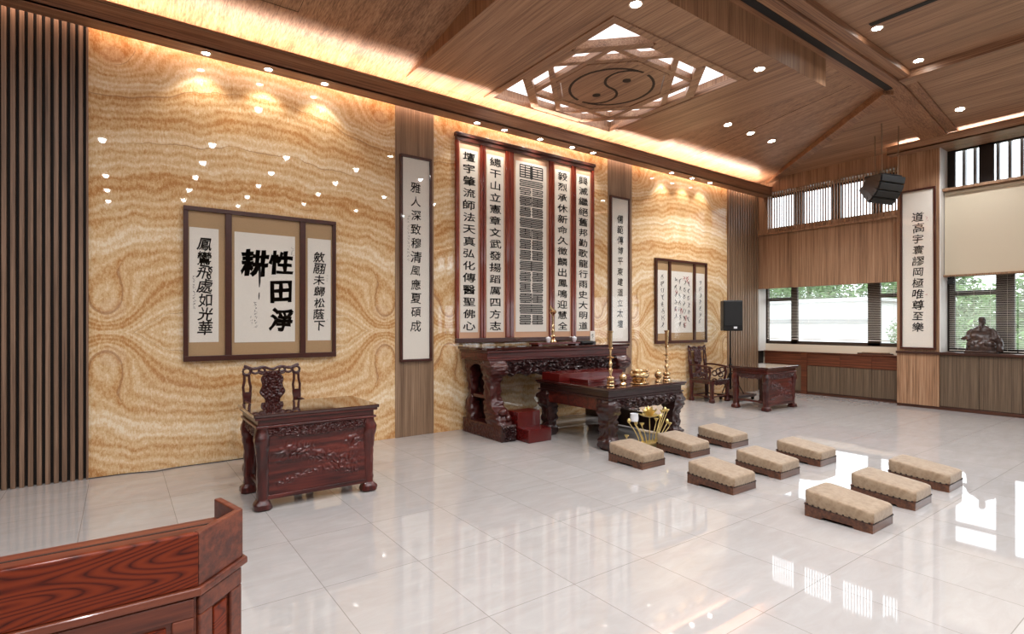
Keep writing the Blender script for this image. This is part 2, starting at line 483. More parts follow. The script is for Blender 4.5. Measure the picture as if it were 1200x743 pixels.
# ceiling: two slopes that meet at a hip, a flat field behind, and an unseen roof slab against sky light
c = MB()
hx = 9.49
def fA(pts): c.face([(x, y, zA(y)) for x, y in pts])
fA([(-6.1,3.3),(hx,3.3),(7.68,3.47),(3.04,3.47)]); fA([(hx,3.3),(11.9,6.59),(12.25,6.75),(7.68,6.46),(7.68,3.47)])
fA([(12.25,6.75),(-6.1,6.75),(3.04,6.46),(7.68,6.46)]); fA([(-6.1,6.75),(-6.1,3.3),(3.04,3.47),(3.04,6.46)])
c.face([(hx,3.3,zB(hx)),(hx,-9.7,zB(hx)),(12.25,-9.7,zB(12.25)),(12.25,6.75,zB(12.25)),(11.9,6.59,zB(11.9))])
c.box(-6.1, 9.6, -9.7, 3.2, 5.2, 5.24)
ceil_o = struct(c.build('ceiling', M['ceil']))
# hairline joints between the ceiling boards
m = MB()
m.box(8.898, 8.902, 3.6, 6.3, 0, 0.003)
m.box(1.018, 1.022, 3.6, 5.93, 0, 0.003); m.box(1.518, 1.522, 3.6, 5.93, 0, 0.003); m.box(1.02, 1.52, 5.926, 5.93, 0, 0.003)
for v in m.bm.verts: v.co.z += zA(v.co.y) - 0.004
m.build('ceiling_joint', M['groove'], ceil_o)
struct(MB().box(-6.3, 12.4, -9.9, 7.0, 5.6, 5.75).build('trim_1', M['slatback']))       # unseen roof slab, added above to block sky light

# beams
rb = MB().box(-6.0, 9.52, 3.13, 3.50, 5.075, 5.4)
struct(rb.build('trim_2', M['ceilX'], bevel=0.006))
struct(MB().box(-6.0, 9.42, 2.985, 3.13, 5.11, 5.4).build('trim_3', M['ceilX'], bevel=0.006))
struct(MB().box(9.30, 9.56, -9.6, 3.13, 5.085, 5.4).build('trim_4', M['ceil'], bevel=0.006))
struct(MB().box(9.56, 9.60, -9.6, 3.13, 5.105, 5.4).build('trim_5', M['groove']))
# the wide beam running down the end slope, with its stepped edge
m = MB(); m.prism([(9.45,5.075),(11.5,4.706),(11.5,4.95),(9.45,5.35)], 'Y', 3.13, 3.50)
struct(m.build('trim_6', M['ceilX'], bevel=0.006))
m = MB(); m.prism([(9.45,5.11),(11.5,4.741),(11.5,4.95),(9.45,5.35)], 'Y', 2.985, 3.13)
struct(m.build('trim_7', M['ceilX'], bevel=0.006))
# hip beam
m = MB(); m.bar((9.50,3.33,5.06),(11.93,6.64,4.675), 0.17, 0.12)
struct(m.build('trim_8', M['ceilX'], bevel=0.008))

# cornice along the onyx wall: a hollow trough that holds the cove lamps
m = MB()
m.box(-6.0, 11.72, 6.36, 6.385, 4.335, 4.52)
m.box(-6.0, 11.72, 6.36, 6.555, 4.33, 4.36)
m.box(-6.0, 11.72, 6.535, 6.555, 4.36, 4.44)
struct(m.build('trim_9', M['ceilX'], bevel=0.003))
struct(MB().box(-6.0, 11.72, 6.345, 6.39, 4.515, 4.537).build('trim_10', M['ceilX'], bevel=0.003))
# cornice along the window wall
m = MB()
m.box(11.40, 11.425, -9.6, 4.03, 4.60, 4.735)
m.box(11.40, 12.05, -9.6, 3.945, 4.60, 4.625)
m.box(11.40, 11.66, 3.945, 4.03, 4.60, 4.625)
struct(m.build('trim_11', M['ceil'], bevel=0.004))
struct(MB().box(11.385, 11.43, -9.6, 4.03, 4.725, 4.745).build('trim_12', M['ceil'], bevel=0.003))

# window wall
wr = MB()
wr.box(12.02, 12.25, 3.945, 6.9, 0, 1.06); wr.box(12.02, 12.25, 3.945, 6.9, 2.36, 3.62); wr.box(12.02, 12.25, 3.945, 6.9, 4.42, 5.6)
wr.box(12.02, 12.25, -9.7, 3.30, 0, 1.01); wr.box(12.02, 12.25, -9.7, 3.30, 2.42, 3.86); wr.box(12.02, 12.25, -9.7, 3.30, 4.62, 5.6)
wr.box(12.02, 12.25, 3.30, 3.945, 0, 5.6)
wro = struct(wr.build('wall_right', M['cream']))
MB().box(11.65, 12.02, 3.305, 3.945, 0.05, 4.84).build('column', M['column'], wro, bevel=0.004)
MB().box(11.66, 12.02, 3.29, 3.305, 1.01, 4.60).build('jamb', M['white'], wro)
MB().box(11.735, 12.02, 6.66, 6.70, 0.9, 2.31).build('jamb', M['white'], wro)
MB().box(11.72, 11.80, 3.945, 6.70, 2.295, 3.50).build('wood_panel', M['panel'], wro, bevel=0.004)
MB().box(11.67, 11.86, 3.945, 6.70, 3.485, 3.53).build('ledge', M['panel'], wro, bevel=0.004)
MB().box(11.72, 11.90, 3.945, 6.70, 4.42, 4.80).build('header', M['panel'], wro, bevel=0.004)
MB().box(11.72, 11.90, 6.46, 6.70, 3.53, 4.42).build('post', M['panel'], wro, bevel=0.003)
MB().box(11.74, 12.02, -9.6, 3.29, 3.84, 3.885).build('ledge', M['panel'], wro, bevel=0.003)
MB().box(11.76, 12.02, -9.6, 3.29, 4.598, 4.62).build('ledge', M['panel'], wro)
MB().box(11.80, 12.02, -9.6, 3.29, 2.335, 2.365).build('ledge', M['panel'], wro)
m = MB(); y = 3.975
while y < 6.45:
    m.box(11.69, 11.712, y, y+0.022, 3.53, 4.44); y += 0.0535
m.build('louvre_screen', M['panel'], wro, bevel=0.002)
MB().box(11.70, 12.02, 3.945, 6.70, 3.53, 3.62).build('sill', M['panel'], wro)

def window(name, y0, y1, z0, z1, xf, uprights, rails, mat):
    """frame with uprights (y, half width) and rails (ya, yb, z, half height); panes between"""
    f = MB(); fw = 0.045
    f.box(xf, xf+0.06, y0, y1, z0, z0+fw*1.6); f.box(xf, xf+0.06, y0, y1, z1-fw, z1)
    for yy, hw in uprights: f.box(xf, xf+0.06, yy-hw, yy+hw, z0+0.01, z1-0.01)
    for ya, yb, z, hh in rails: f.box(xf+0.004, xf+0.056, ya, yb, z-hh, z+hh)
    o = struct(f.build(name, mat, bevel=0.004))
    us = sorted(uprights)
    for (a, ha), (b, hb) in zip(us, us[1:]):
        if b-hb-a-ha > 0.06:
            MB().box(xf+0.026, xf+0.034, a+ha-0.005, b-hb+0.005, z0+0.03, z1-0.03).build('pane', M['glass'], o)
    return o
window('window_1', 3.945, 6.67, 1.06, 2.37, 12.05, [(6.655,0.03),(6.03,0.07),(4.47,0.11),(3.97,0.03)], [(6.03,6.66,2.06,0.04),(3.95,4.47,2.06,0.04)], M['bronzeframe'])
window('window_2', 3.945, 6.67, 3.62, 4.42, 12.05, [(6.64,0.05),(5.93,0.09),(5.17,0.09),(4.42,0.09),(3.97,0.05)], [], M['darkframe'])
ups = [(3.245,0.055),(2.515,0.12)]; rl = [(2.515,3.25,2.05,0.045)]
yy = 0.9
while yy > -9.6: ups.append((yy, 0.1)); yy -= 1.6
ups.append((-9.55, 0.05))
window('window_3', -9.6, 3.29, 1.01, 2.42, 12.05, ups, rl, M['darkframe'])
ups = [(3.245,0.055),(2.76,0.10)]; yy = 1.55
while yy > -9.6: ups.append((yy, 0.1)); yy -= 1.25
ups.append((-9.55, 0.05))
w4 = window('window_4', -9.6, 3.29, 3.86, 4.62, 12.05, ups, [], M['darkframe'])
m = MB()
for k in range(44):
    y = 3.13 - k*0.155
    m.box(12.30, 12.40, y-0.022, y+0.022, 3.7, 4.8)
struct(m.build('trim_13', M['fin']))                                   # fins outside the upper windows

# stone-topped fronts under the windows, baseboards
struct(MB().box(11.66, 11.75, -9.6, 3.945, 0, 0.055).build('baseboard_right', M['darktrim'], bevel=0.003))
struct(MB().box(11.945, 12.0, 3.945, 6.70, 0, 0.05).build('baseboard_window', M['darktrim'], bevel=0.003))
# ------------------------------------------------------------------ dropped ceiling panel with the lattice light
ZP = 4.70
host = MB()
host.box(3.01, 4.14, 3.44, 6.5, ZP, ZP+0.05); host.box(6.66, 7.71, 3.44, 6.5, ZP, ZP+0.05)
host.box(4.14, 6.66, 3.44, 3.93, ZP, ZP+0.05); host.box(4.14, 6.66, 6.40, 6.5, ZP, ZP+0.05)
ho = struct(host.build('trim_14', M['ceil']))
m = MB()
m.prism([(3.44,ZP+0.001),(6.5,ZP+0.001),(6.5,zA(6.5)+0.02),(3.44,zA(3.44)+0.02)], 'X', 3.008, 3.03)
m.prism([(3.44,ZP+0.001),(6.5,ZP+0.001),(6.5,zA(6.5)+0.02),(3.44,zA(3.44)+0.02)], 'X', 7.69, 7.712)
m.box(3.008, 7.712, 3.438, 3.46, ZP+0.001, zA(3.44)+0.02)
m.build('riser', M['ceilZ'], ho)
m = MB()
m.box(4.10, 4.14, 3.93, 6.40, ZP+0.002, ZP+0.24); m.box(6.66, 6.70, 3.93, 6.40, ZP+0.002, ZP+0.24)
m.box(4.10, 6.70, 3.89, 3.93, ZP+0.002, ZP+0.24); m.box(4.10, 6.70, 6.40, 6.44, ZP+0.002, ZP+0.24)
m.build('recess_side', M['ceilZ'], ho)

MC = (5.40, 5.165)
med = thing('lattice_ceiling_light', (MC[0], MC[1], ZP), 'large square wooden ceiling light with star lattice and yin yang disc', 'ceiling light')
m = MB(); a, b = 1.26, 1.15
for x0,x1,y0,y1 in ((-a,-b,-a+.02,a-.02),(b,a,-a+.02,a-.02),(-b,b,-a+.02,-b),(-b,b,b,a-.02)): m.box(x0,x1,y0,y1,-0.018,0.06)
m.build('square_frame', M['ceil'], med, bevel=0.004)
octo = lambda r, k=0: [(r/math.cos(PI/8)*math.cos(PI/8+i*PI/4), r/math.cos(PI/8)*math.sin(PI/8+i*PI/4)) for i in range(8)]
def ring_bars(pts, w, z0, z1, name, mat):
    m = MB(); n = len(pts)
    for i in range(n):
        (x0,y0),(x1,y1) = pts[i], pts[(i+1)%n]
        m.bar((x0,y0,(z0+z1)/2),(x1,y1,(z0+z1)/2), w, z1-z0)
    return m.build(name, mat, med, bevel=0.003)
ring_bars(octo(1.09), 0.115, -0.010, 0.085, 'octagon_frame', M['ceil'])
for rot in (0, PI/4):
    R = 1.08 if rot == 0 else 1.02*1.06
    pts = [(R*math.cos(rot+i*PI/2), R*math.sin(rot+i*PI/2)) for i in range(4)]
    ring_bars(pts, 0.072, 0.0 if rot else 0.004, 0.08, 'star_square', M['ceil'])
ring_bars(octo(0.70), 0.05, -0.006, 0.08, 'inner_octagon', M['ceil'])
m = MB(); m.prism(octo(0.665), 'Z', 0.004, 0.06); disc = m.build('taiji_disc', M['ceil'], med, bevel=0.003)
m = MB(); R = 0.56
def ribbon(mb, pts, w, z):
    for p, q in zip(pts, pts[1:]):
        mb.bar((p[0],p[1],z),(q[0],q[1],z), w, 0.006)
for a0, a1 in ((-80, 81), (100, 261)):
    m = MB(); ribbon(m, [(R*math.cos(math.radians(t)), R*math.sin(math.radians(t))) for t in range(a0, a1, 8)], 0.035, 0.004); m.build('rim_groove', M['groove'], disc)
sc = [(0.28*math.cos(math.radians(t)), -0.28+0.28*math.sin(math.radians(t))) for t in range(270, 89, -10)]
sc += [(0.28*math.cos(math.radians(t)), 0.28+0.28*math.sin(math.radians(t))) for t in range(270, 451, 10)]
m = MB(); ribbon(m, sc, 0.034, 0.004); m.build('wave_groove', M['groove'], disc)
for y in (-.28, .28):
    m = MB(); m.lathe([(0.055,0),(0.055,0.006)], (0,y,0.0), 20); m.build('eye_hole', M['groove'], disc)
MB().box(-1.25, 1.25, -1.22, 1.22, 0.19, 0.2).build('diffuser', M['lightpanel'], med)
l = bpy.data.lights.new('lattice_lamp', 'AREA'); l.shape = 'SQUARE'; l.size = 2.2; l.energy = 9; l.color = (0.95,0.97,1)
lo = bpy.data.objects.new('lattice_lamp', l); COL.objects.link(lo); lo.parent = med; lo.location = (0,0,0.18)

# ------------------------------------------------------------------ downlights
_mesh = {}
def downlight(x, y, z, label, watts, group=None, r=0.055, tilt=(0,0), cone=120, lamp_r=0.05, col=NEUTRAL, blend=0.6, aim=(0,0)):
    t = thing('downlight', (x, y, z), label, 'ceiling light', group)
    t.rotation_euler = (tilt[0], tilt[1], 0)
    if r not in _mesh:
        a = MB(); a.lathe([(r,0.004),(r+0.004,-0.004),(r+0.016,-0.006),(r+0.02,0.0),(r+0.02,0.01),(r,0.01)], (0,0,0), 24)
        o1 = a.build('trim_ring', M['ringtrim'], t, smooth=True)
        b = MB(); b.lathe([(r,-0.001),(r,0.004)], (0,0,0), 24); o2 = b.build('lens', M['lamp'], t)
        _mesh[r] = (o1, o2)
    else:
        for src in _mesh[r]:
            c = src.copy(); COL.objects.link(c); c.parent = t
    l = bpy.data.lights.new('downlight_lamp', 'SPOT'); l.energy = watts; l.spot_size = math.radians(cone); l.spot_blend = blend
    l.shadow_soft_size = lamp_r; l.color = col
    o = bpy.data.objects.new('downlight_lamp', l); COL.objects.link(o); o.parent = t; o.location = (0,0,-0.02)
    o.rotation_euler = (aim[0]-tilt[0], aim[1]-tilt[1], 0)
    return t
CG = 'downlights in the cornice above the onyx wall'
for x, lab in ((0.73, 'small cornice downlight farthest from the altar, above first scroll of three-part frame'),
               (1.338, 'small cornice downlight above the middle of the three-part calligraphy frame behind the desk'),
               (1.955, 'small cornice downlight above right-hand scroll of the three-part frame behind the desk'),
               (4.07, 'small cornice downlight above first scroll of the five-part altar screen'),
               (4.54, 'small cornice downlight above second scroll of the five-part altar screen'),
               (5.21, 'small cornice downlight above the wide seal-script scroll of the altar screen'),
               (5.866, 'small cornice downlight above fourth scroll of the five-part altar screen'),
               (6.33, 'small cornice downlight above fifth scroll of the five-part altar screen'),
               (8.363, 'first of three cornice downlights above the far three-part frame, nearest the altar'),
               (8.986, 'middle of three cornice downlights above the far three-part frame'),
               (9.569, 'last of three cornice downlights above the far frame, nearest the room corner')):
    downlight(x, 6.46, 4.33, lab, CORN_W, CG, 0.036, cone=95, lamp_r=0.03, col=(1.0,0.92,0.82), aim=(math.radians(14),0))
PG = 'downlights in the wooden ceiling'
downlight(4.18, 3.663, ZP, 'round downlight beside the lattice ceiling light, at its corner near the picture top', SPOT_W, PG)
downlight(6.50, 3.684, ZP, 'round downlight in dropped ceiling panel, near its free corner', SPOT_W, PG)
ta = math.atan(0.132); tb = math.atan(0.18)
for x, lab in ((8.31, 'first of three downlights on the sloping ceiling, nearest the lattice light'),
               (9.01, 'middle of three downlights on the sloping ceiling beside the hip beam'),
               (9.71, 'third of three downlights on the sloping ceiling, nearest the hip beam')):
    downlight(x, 5.27, zA(5.27)-0.002, lab, SPOT_W*1.25, PG, tilt=(-ta,0))
downlight(7.67, 2.81, 5.2, 'round downlight at the end of the short black ceiling slot', SPOT_W, PG)
downlight(9.08, 2.816, 5.2, 'round downlight in the corner between two ceiling beams', SPOT_W, PG)
downlight(10.76, 2.785, zB(10.76)-0.002, 'round downlight on end slope above the upper window', SPOT_W*1.3, PG, tilt=(0,tb))
BG = 'downlights over the open floor'  # inner rows follow the wall reflections; outer rows are added to light the room
for x, ys in ((-0.28,(-0.19,-3.4,-5.2,-6.85)),(1.54,(0.75,-0.77,-2.27,-3.85,-5.35)),(2.99,(0.75,-0.76,-2.25,-3.8,-5.3)),(4.56,(0.75,-0.78,-2.28,-3.77)),(6.2,(0.75,-1.5,-3.8)),(7.8,(0.75,-1.5,-3.8)),(-2.2,(0.75,-2.5))):
    for y in ys:
        downlight(x, y, 5.2, 'round ceiling downlight over the open floor, some mirrored in the polished wall, others added for light', SPOT_W*GRID_K*(1.0 if x < 2 else 0.62 if x < 4 else 0.5), BG, r=0.07, cone=168, blend=0.9)
for x in (1.86, -0.46, -2.78):  # unseen lamps added to brighten the desk side and the onyx wall
    downlight(x, 3.66, zA(3.66)-0.002, 'round downlight on the ceiling over the desk end of the room, unseen, added to brighten that side', SPOT_W*1.3, BG, tilt=(-ta,0), cone=160, blend=0.9)

tag(MB().box(-3.0, 9.50, 3.263, 3.359, 5.068, 5.08).build('air_slot', M['vent']), 'long black air slot running along the ridge beam', 'air vent')
tag(MB().box(7.47, 7.56, 1.0, 2.83, 5.195, 5.205).build('air_slot', M['vent']), 'short black air slot ending at a round downlight', 'air vent')
# ------------------------------------------------------------------ writing
_gl = {}
def glyph(ch, weight):
    k = (ch, weight)
    if k not in _gl:
        cu = bpy.data.curves.new('writing', 'FONT'); cu.body = ch; cu.size = 1; cu.bevel_depth = weight; cu.bevel_resolution = 0; cu.resolution_u = 3
        o = bpy.data.objects.new('writing', cu); COL.objects.link(o)
        dg = bpy.context.evaluated_depsgraph_get(); dg.update()
        me = o.evaluated_get(dg).to_mesh()
        V = [(v.co.x, v.co.y) for v in me.vertices]; Fc = [tuple(p.vertices) for p in me.polygons]
        if V:
            cx = (min(v[0] for v in V)+max(v[0] for v in V))/2; cy = (min(v[1] for v in V)+max(v[1] for v in V))/2
            V = [(a-cx, b-cy) for a, b in V]
        o.evaluated_get(dg).to_mesh_clear()
        bpy.data.objects.remove(o); bpy.data.curves.remove(cu)
        _gl[k] = (V, Fc)
    return _gl[k]
def write(mb, chars, P, u, v, pitch, size, sx=1.0, sy=1.0, weight=0.012, rough=0.03, jit=0.0, seed=1, slant=0.0):
    """a column of characters going down from (u, v); P(u,v) gives the point on the sheet; edges wander like a brush"""
    rnd = random.Random(seed)
    for i, ch in enumerate(chars):
        V, Fc = glyph(ch, weight)
        a = rnd.uniform(-jit, jit)*1.2; k = 1+rnd.uniform(-jit, jit); du = rnd.uniform(-jit, jit)*size*0.5
        vs = []
        for x, y in V:
            n = noise.noise_vector(Vector((x*5, y*5, seed*3.1+i*7.7)))
            x2 = x+n.x*rough; y2 = y+n.y*rough
            x2, y2 = x2*math.cos(a)-y2*math.sin(a), x2*math.sin(a)+y2*math.cos(a)
            x2 += slant*y2
            vs.append(mb.bm.verts.new(P(u+du+x2*size*sx*k, v-i*pitch+y2*size*sy*k)))
        for f in Fc:
            try: mb.bm.faces.new([vs[j] for j in f])
            except ValueError: pass
def scribble(mb, P, u, v, n, pitch, size, seed=1):
    """small inscription too faint to read: short brush marks"""
    rnd = random.Random(seed)
    for i in range(n):
        for k in range(4):
            x0 = u+rnd.uniform(-.5,.5)*size; y0 = v-i*pitch+rnd.uniform(-.45,.45)*size
            an = rnd.choice((0.1, 1.5, -0.8, 0.7)); L = size*rnd.uniform(0.25,0.6); w = size*0.07
            dx, dy = math.cos(an)*L/2, math.sin(an)*L/2; nx, ny = -math.sin(an)*w, math.cos(an)*w
            mb.face([P(x0-dx-nx,y0-dy-ny),P(x0+dx-nx,y0+dy-ny),P(x0+dx+nx*0.5,y0+dy+ny*0.5),P(x0-dx+nx,y0-dy+ny)])
def smear(mb, P, pts, w):
    """one brush stroke through pts with widths w"""
    L = []; n = len(pts)
    for i, (x, y) in enumerate(pts):
        x0, y0 = pts[max(i-1,0)]; x1, y1 = pts[min(i+1,n-1)]
        d = math.hypot(x1-x0, y1-y0) or 1; nx, ny = -(y1-y0)/d, (x1-x0)/d
        L.append((mb.bm.verts.new(P(x+nx*w[i], y+ny*w[i])), mb.bm.verts.new(P(x-nx*w[i], y-ny*w[i]))))
    for a, b in zip(L, L[1:]): mb.bm.faces.new((a[0], b[0], b[1], a[1]))

YW = 6.69
PW = lambda d: (lambda u, v: (u, d, v))         # a sheet on the long wall, d = its depth; local to a root at the wall

# ------------------------------------------------------------------ framed calligraphy on the long wall
def triptych(x0, x1, z0, z1, divs, sheets, label, group=None):
    """three scrolls in one dark frame; local origin at the frame's foot on the wall"""
    t = thing('calligraphy_triptych', ((x0+x1)/2, YW, z0), label, 'framed calligraphy', group)
    ox, oz = (x0+x1)/2, z0
    m = MB(); w = 0.045
    m.box(x0-ox, x1-ox, -0.055, -0.002, 0, w+0.012); m.box(x0-ox, x1-ox, -0.055, -0.002, z1-oz-w, z1-oz)
    m.box(x0-ox, x0+w-ox, -0.052, -0.002, w, z1-oz-w); m.box(x1-w-ox, x1-ox, -0.052, -0.002, w, z1-oz-w)
    for d in divs: m.box(d-0.032-ox, d+0.032-ox, -0.053, -0.002, w, z1-oz-w)
    m.build('frame', M['frame'], t, bevel=0.004)
    edges = [x0+w]+[v for d in divs for v in (d-0.032, d+0.032)]+[x1-w]
    for k in range(3):
        a, b = edges[2*k]-ox, edges[2*k+1]-ox
        mt = MB().box(a, b, -0.022, -0.004, w, z1-oz-w).build('silk_mount', M['silk'], t)
        sx0, sx1, sz0, sz1 = sheets[k]
        MB().box(sx0-ox, sx1-ox, -0.026, -0.02, sz0-oz, sz1-oz).build('paper', M['paper'], mt)
        MB().box(a, b, -0.040, -0.037, w, z1-oz-w).build('glass', M['glass'], t)
    return t, (lambda u, v: (u-ox, -0.0275, v-oz))

t, P = triptych(0.543, 2.149, 1.105, 2.755, (0.969, 1.756),
    ((0.598,0.875,1.307,2.535),(1.03,1.671,1.297,2.528),(1.817,2.09,1.305,2.528)),
    'wide dark three-part frame of calligraphy scrolls hung above the desk chair')
m = MB(); write(m, '鳳鸞飛處如光華', P, 0.745, 2.36, 0.150, 0.165, 0.85, 0.92, 0.015, 0.05, 0.10, 3, 0.12)
scribble(m, P, 0.645, 2.02, 11, 0.034, 0.028, 4); m.build('calligraphy', M['ink'], t)
m = MB(); write(m, '性田淨', P, 1.51, 2.21, 0.33, 0.27, 0.95, 1.0, 0.040, 0.05, 0.08, 5, 0.08)
write(m, '耕', P, 1.235, 2.19, 0.3, 0.30, 0.95, 1.0, 0.042, 0.05, 0.02, 6, 0.06)
smear(m, P, [(1.285,2.20),(1.288,2.08),(1.287,1.98),(1.284,1.92)], [0.014,0.013,0.010,0.004])
smear(m, P, [(1.283,1.86),(1.281,1.82),(1.279,1.78)], [0.004,0.006,0.003])
scribble(m, P, 1.245, 1.75, 9, 0.034, 0.030, 7); scribble(m, P, 1.205, 1.58, 3, 0.034, 0.022, 8); m.build('calligraphy', M['ink'], t)
m = MB(); scribble(m, P, 1.645, 2.39, 3, 0.036, 0.032, 9); m.build('seal_stamp', M['inkgrey'], t)
m = MB(); write(m, '斂翮未歸松蔭下', P, 1.95, 2.31, 0.138, 0.148, 0.95, 0.92, 0.015, 0.045, 0.08, 10, 0.10)
m.build('calligraphy', M['ink'], t)
m = MB(); scribble(m, P, 2.045, 2.09, 3, 0.03, 0.022, 11); scribble(m, P, 2.05, 1.55, 1, 0.03, 0.022, 12); m.build('seal_stamp', M['inkgrey'], t)

t, P = triptych(8.144, 9.748, 1.13, 2.75, (8.557, 9.334),
    ((8.20,8.50,1.323,2.528),(8.615,9.28,1.336,2.53),(9.39,9.68,1.345,2.526)),
    'three-part frame of running script in black and red ink, beyond the altar')
def running(mb, u, v, n, pitch, size, seed):
    rnd = random.Random(seed)
    for i in range(n):
        c = (u+rnd.uniform(-.1,.1)*size, v-i*pitch)
        for k in range(2):
            pts = [(c[0]+rnd.uniform(-.42,.42)*size, c[1]+(0.42-j*0.28)*size+rnd.uniform(-.08,.08)*size) for j in range(4)]
            smear(mb, P, pts, [size*0.03, size*0.07, size*0.05, size*0.02])
m = MB(); running(m, 8.36, 2.40, 8, 0.13, 0.12, 21); m.build('calligraphy', M['ink'], t)
m = MB()
for k, (uu, nn) in enumerate(((8.75,6),(8.88,7),(9.02,7),(9.16,6))): running(m, uu, 2.36-0.02*k, nn, 0.14, 0.115, 22+k)
m.build('calligraphy', M['ink'], t)
m = MB(); running(m, 9.14, 2.38, 1, 0.1, 0.15, 31); running(m, 9.02, 2.40, 1, 0.1, 0.1, 32); running(m, 8.76, 2.12, 1, 0.1, 0.12, 33); running(m, 8.76, 1.78, 1, 0.1, 0.1, 34); running(m, 8.9, 1.75, 1, 0.1, 0.14, 35); running(m, 9.04, 1.62, 2, 0.14, 0.13, 36)
m.build('red_calligraphy', M['inkred'], t)
m = MB(); running(m, 9.54, 2.34, 7, 0.13, 0.115, 40); m.build('calligraphy', M['ink'], t)

def board(x0, x1, z0, z1, px0, px1, pz0, pz1, text, tx, tz, pitch, size, label, seed):
    """one tall scroll in a thin frame on a wood pilaster"""
    ox, oz = (x0+x1)/2, z0; yw = 6.678
    t = thing('couplet_scroll', (ox, yw, oz), label, 'framed calligraphy', 'tall couplet scrolls')
    m = MB(); w = 0.034
    m.box(x0-ox, x1-ox, -0.042, -0.002, 0, w); m.box(x0-ox, x1-ox, -0.042, -0.002, z1-oz-w, z1-oz)
    m.box(x0-ox, x0+w-ox, -0.04, -0.002, w, z1-oz-w); m.box(x1-w-ox, x1-ox, -0.04, -0.002, w, z1-oz-w)
    m.build('frame', M['frame'], t, bevel=0.004)
    MB().box(x0+w-ox, x1-w-ox, -0.018, -0.004, w, z1-oz-w).build('paper', M['paper'], t)
    MB().box(x0+w-ox, x1-w-ox, -0.032, -0.029, w, z1-oz-w).build('glass', M['glass'], t)
    P = lambda u, v: (u-ox, -0.0195, v-oz)
    m = MB(); write(m, text, P, tx, tz, pitch, size, 0.95, 0.92, 0.012, 0.045, 0.07, seed, 0.06)
    if seed == 51: scribble(m, P, tx-0.105, 2.95, 14, 0.045, 0.03, 52)
    m.build('calligraphy', M['ink'], t)
board(2.997, 3.461, 1.0, 3.755, 3.04, 3.429, 1.03, 3.715, '雅人深致穆清風應夏碩成', 3.225, 3.335, 0.186, 0.165, 'tall framed couplet scroll on the wood strip between desk and altar', 51)
board(6.938, 7.429, 1.165, 3.755, 6.97, 7.40, 1.20, 3.72, '儒範傳博平東建道立太壇', 7.19, 3.36, 0.185, 0.16, 'tall framed couplet scroll on the wood strip just beyond the altar screen', 53)

# five-part screen behind the altar
t = thing('calligraphy_screen', (5.19, YW, 1.236), 'tall red wood screen of five calligraphy scrolls standing behind the altar table', 'framed calligraphy')
ox, oz = 5.19, 1.236
ops = ((3.885,4.245),(4.335,4.70),(4.845,5.55),(5.645,6.03),(6.115,6.48))
Zb, Zt = 1.30, 4.105
m = MB()
m.box(3.825-ox, 6.55-ox, -0.075, -0.004, 4.165-oz, 4.215-oz); m.box(3.84-ox, 6.535-ox, -0.055, -0.004, Zt-oz, 4.168-oz)
m.build('top_rail', M['frame'], t, bevel=0.006)
MB().box(3.84-ox, 6.535-ox, -0.06, -0.004, 0, Zb-oz).build('bottom_rail', M['frame'], t, bevel=0.006)
edges = [3.84]+[v for a, b in ops for v in (a, b)]+[6.535]
for k in range(6):
    a, b = edges[2*k], edges[2*k+1]
    m = MB()
    if k in (0, 5): m.box(a-ox, b-ox, -0.055, -0.004, Zb-oz, Zt-oz)
    else:
        c = (a+b)/2
        m.box(a-ox, c-0.004-ox, -0.055, -0.004, Zb-oz, Zt-oz); m.box(c+0.004-ox, b-ox, -0.055, -0.004, Zb-oz, Zt-oz)
    m.build('stile', M['framered'], t, bevel=0.005)
for k, (a, b) in enumerate(ops):
    s = MB().box(a-ox, b-ox, -0.024, -0.006, Zb-oz, Zt-oz).build('silk_mount', M['silkpink'], t)
    ins = 0.032 if k != 2 else 0.05
    MB().box(a+ins-ox, b-ins-ox, -0.028, -0.02, Zb+0.085-oz, Zt-0.10-oz).build('paper', M['paper'], s)
P = lambda u, v: (u-ox, -0.0295, v-oz)
for k, txt in ((0,'壇宇肇流師法天真弘化傳醫聖佛心'),(1,'總干山立憲章文武發揚蹈厲四方志'),(3,'毅烈承休新命久徵麟出鳳鳴迎慧全'),(4,'興滅繼絕舊邦勤歌龍行雨史大明道')):
    a, b = ops[k]; m = MB()
    write(m, txt, P, (a+b)/2, 3.905, 0.1735, 0.182, 1.18, 0.76, 0.015, 0.035, 0.04, 60+k)
    m.build('calligraphy', M['ink'], t)
# seal-script column: folded strokes filling a block
m = MB(); rnd = random.Random(5)
u0, u1, vt, vb = 4.975, 5.42, 3.975, 1.41
def hb(x0, x1, y, w): m.face([P(x0,y-w),P(x1,y-w),P(x1,y+w),P(x0,y+w)])
def vbr(x, y0, y1, w): m.face([P(x-w,y0),P(x+w,y0),P(x+w,y1),P(x-w,y1)])
v = vt; row = 0; um = (u0+u1)/2
heights = [0.24,0.12,0.13]+[0.167]*12
for hgt in heights:
    n = 6 if row == 0 else (4 if row < 3 else 7)
    st = hgt*0.93/n; w = 0.0088 if row < 1 else 0.0078
    for (a, b) in ((u0, um-0.018), (um+0.018, u1)) if row % 4 != 1 else ((u0, u1),):
        side = rnd.random() < 0.5
        for k in range(n):
            y = v-st*(k+0.5)
            hb(a, b, y, w)
            if k < n-1:
                r = rnd.random()
                if r < 0.75: vbr(a if side else b, y-st, y, w)
                if r > 0.6: vbr((a+b)/2, y-st, y, w)
                side = not side
        if row < 1: vbr(a, v-hgt*0.9, v-st*0.5, w); vbr(b, v-hgt*0.9, v-st*0.5, w)
    if row % 3 == 0: vbr(um, v-hgt*0.95, v, w)
    v -= hgt; row += 1
    if v < vb+0.06: break
m.build('seal_script', M['ink'], t)

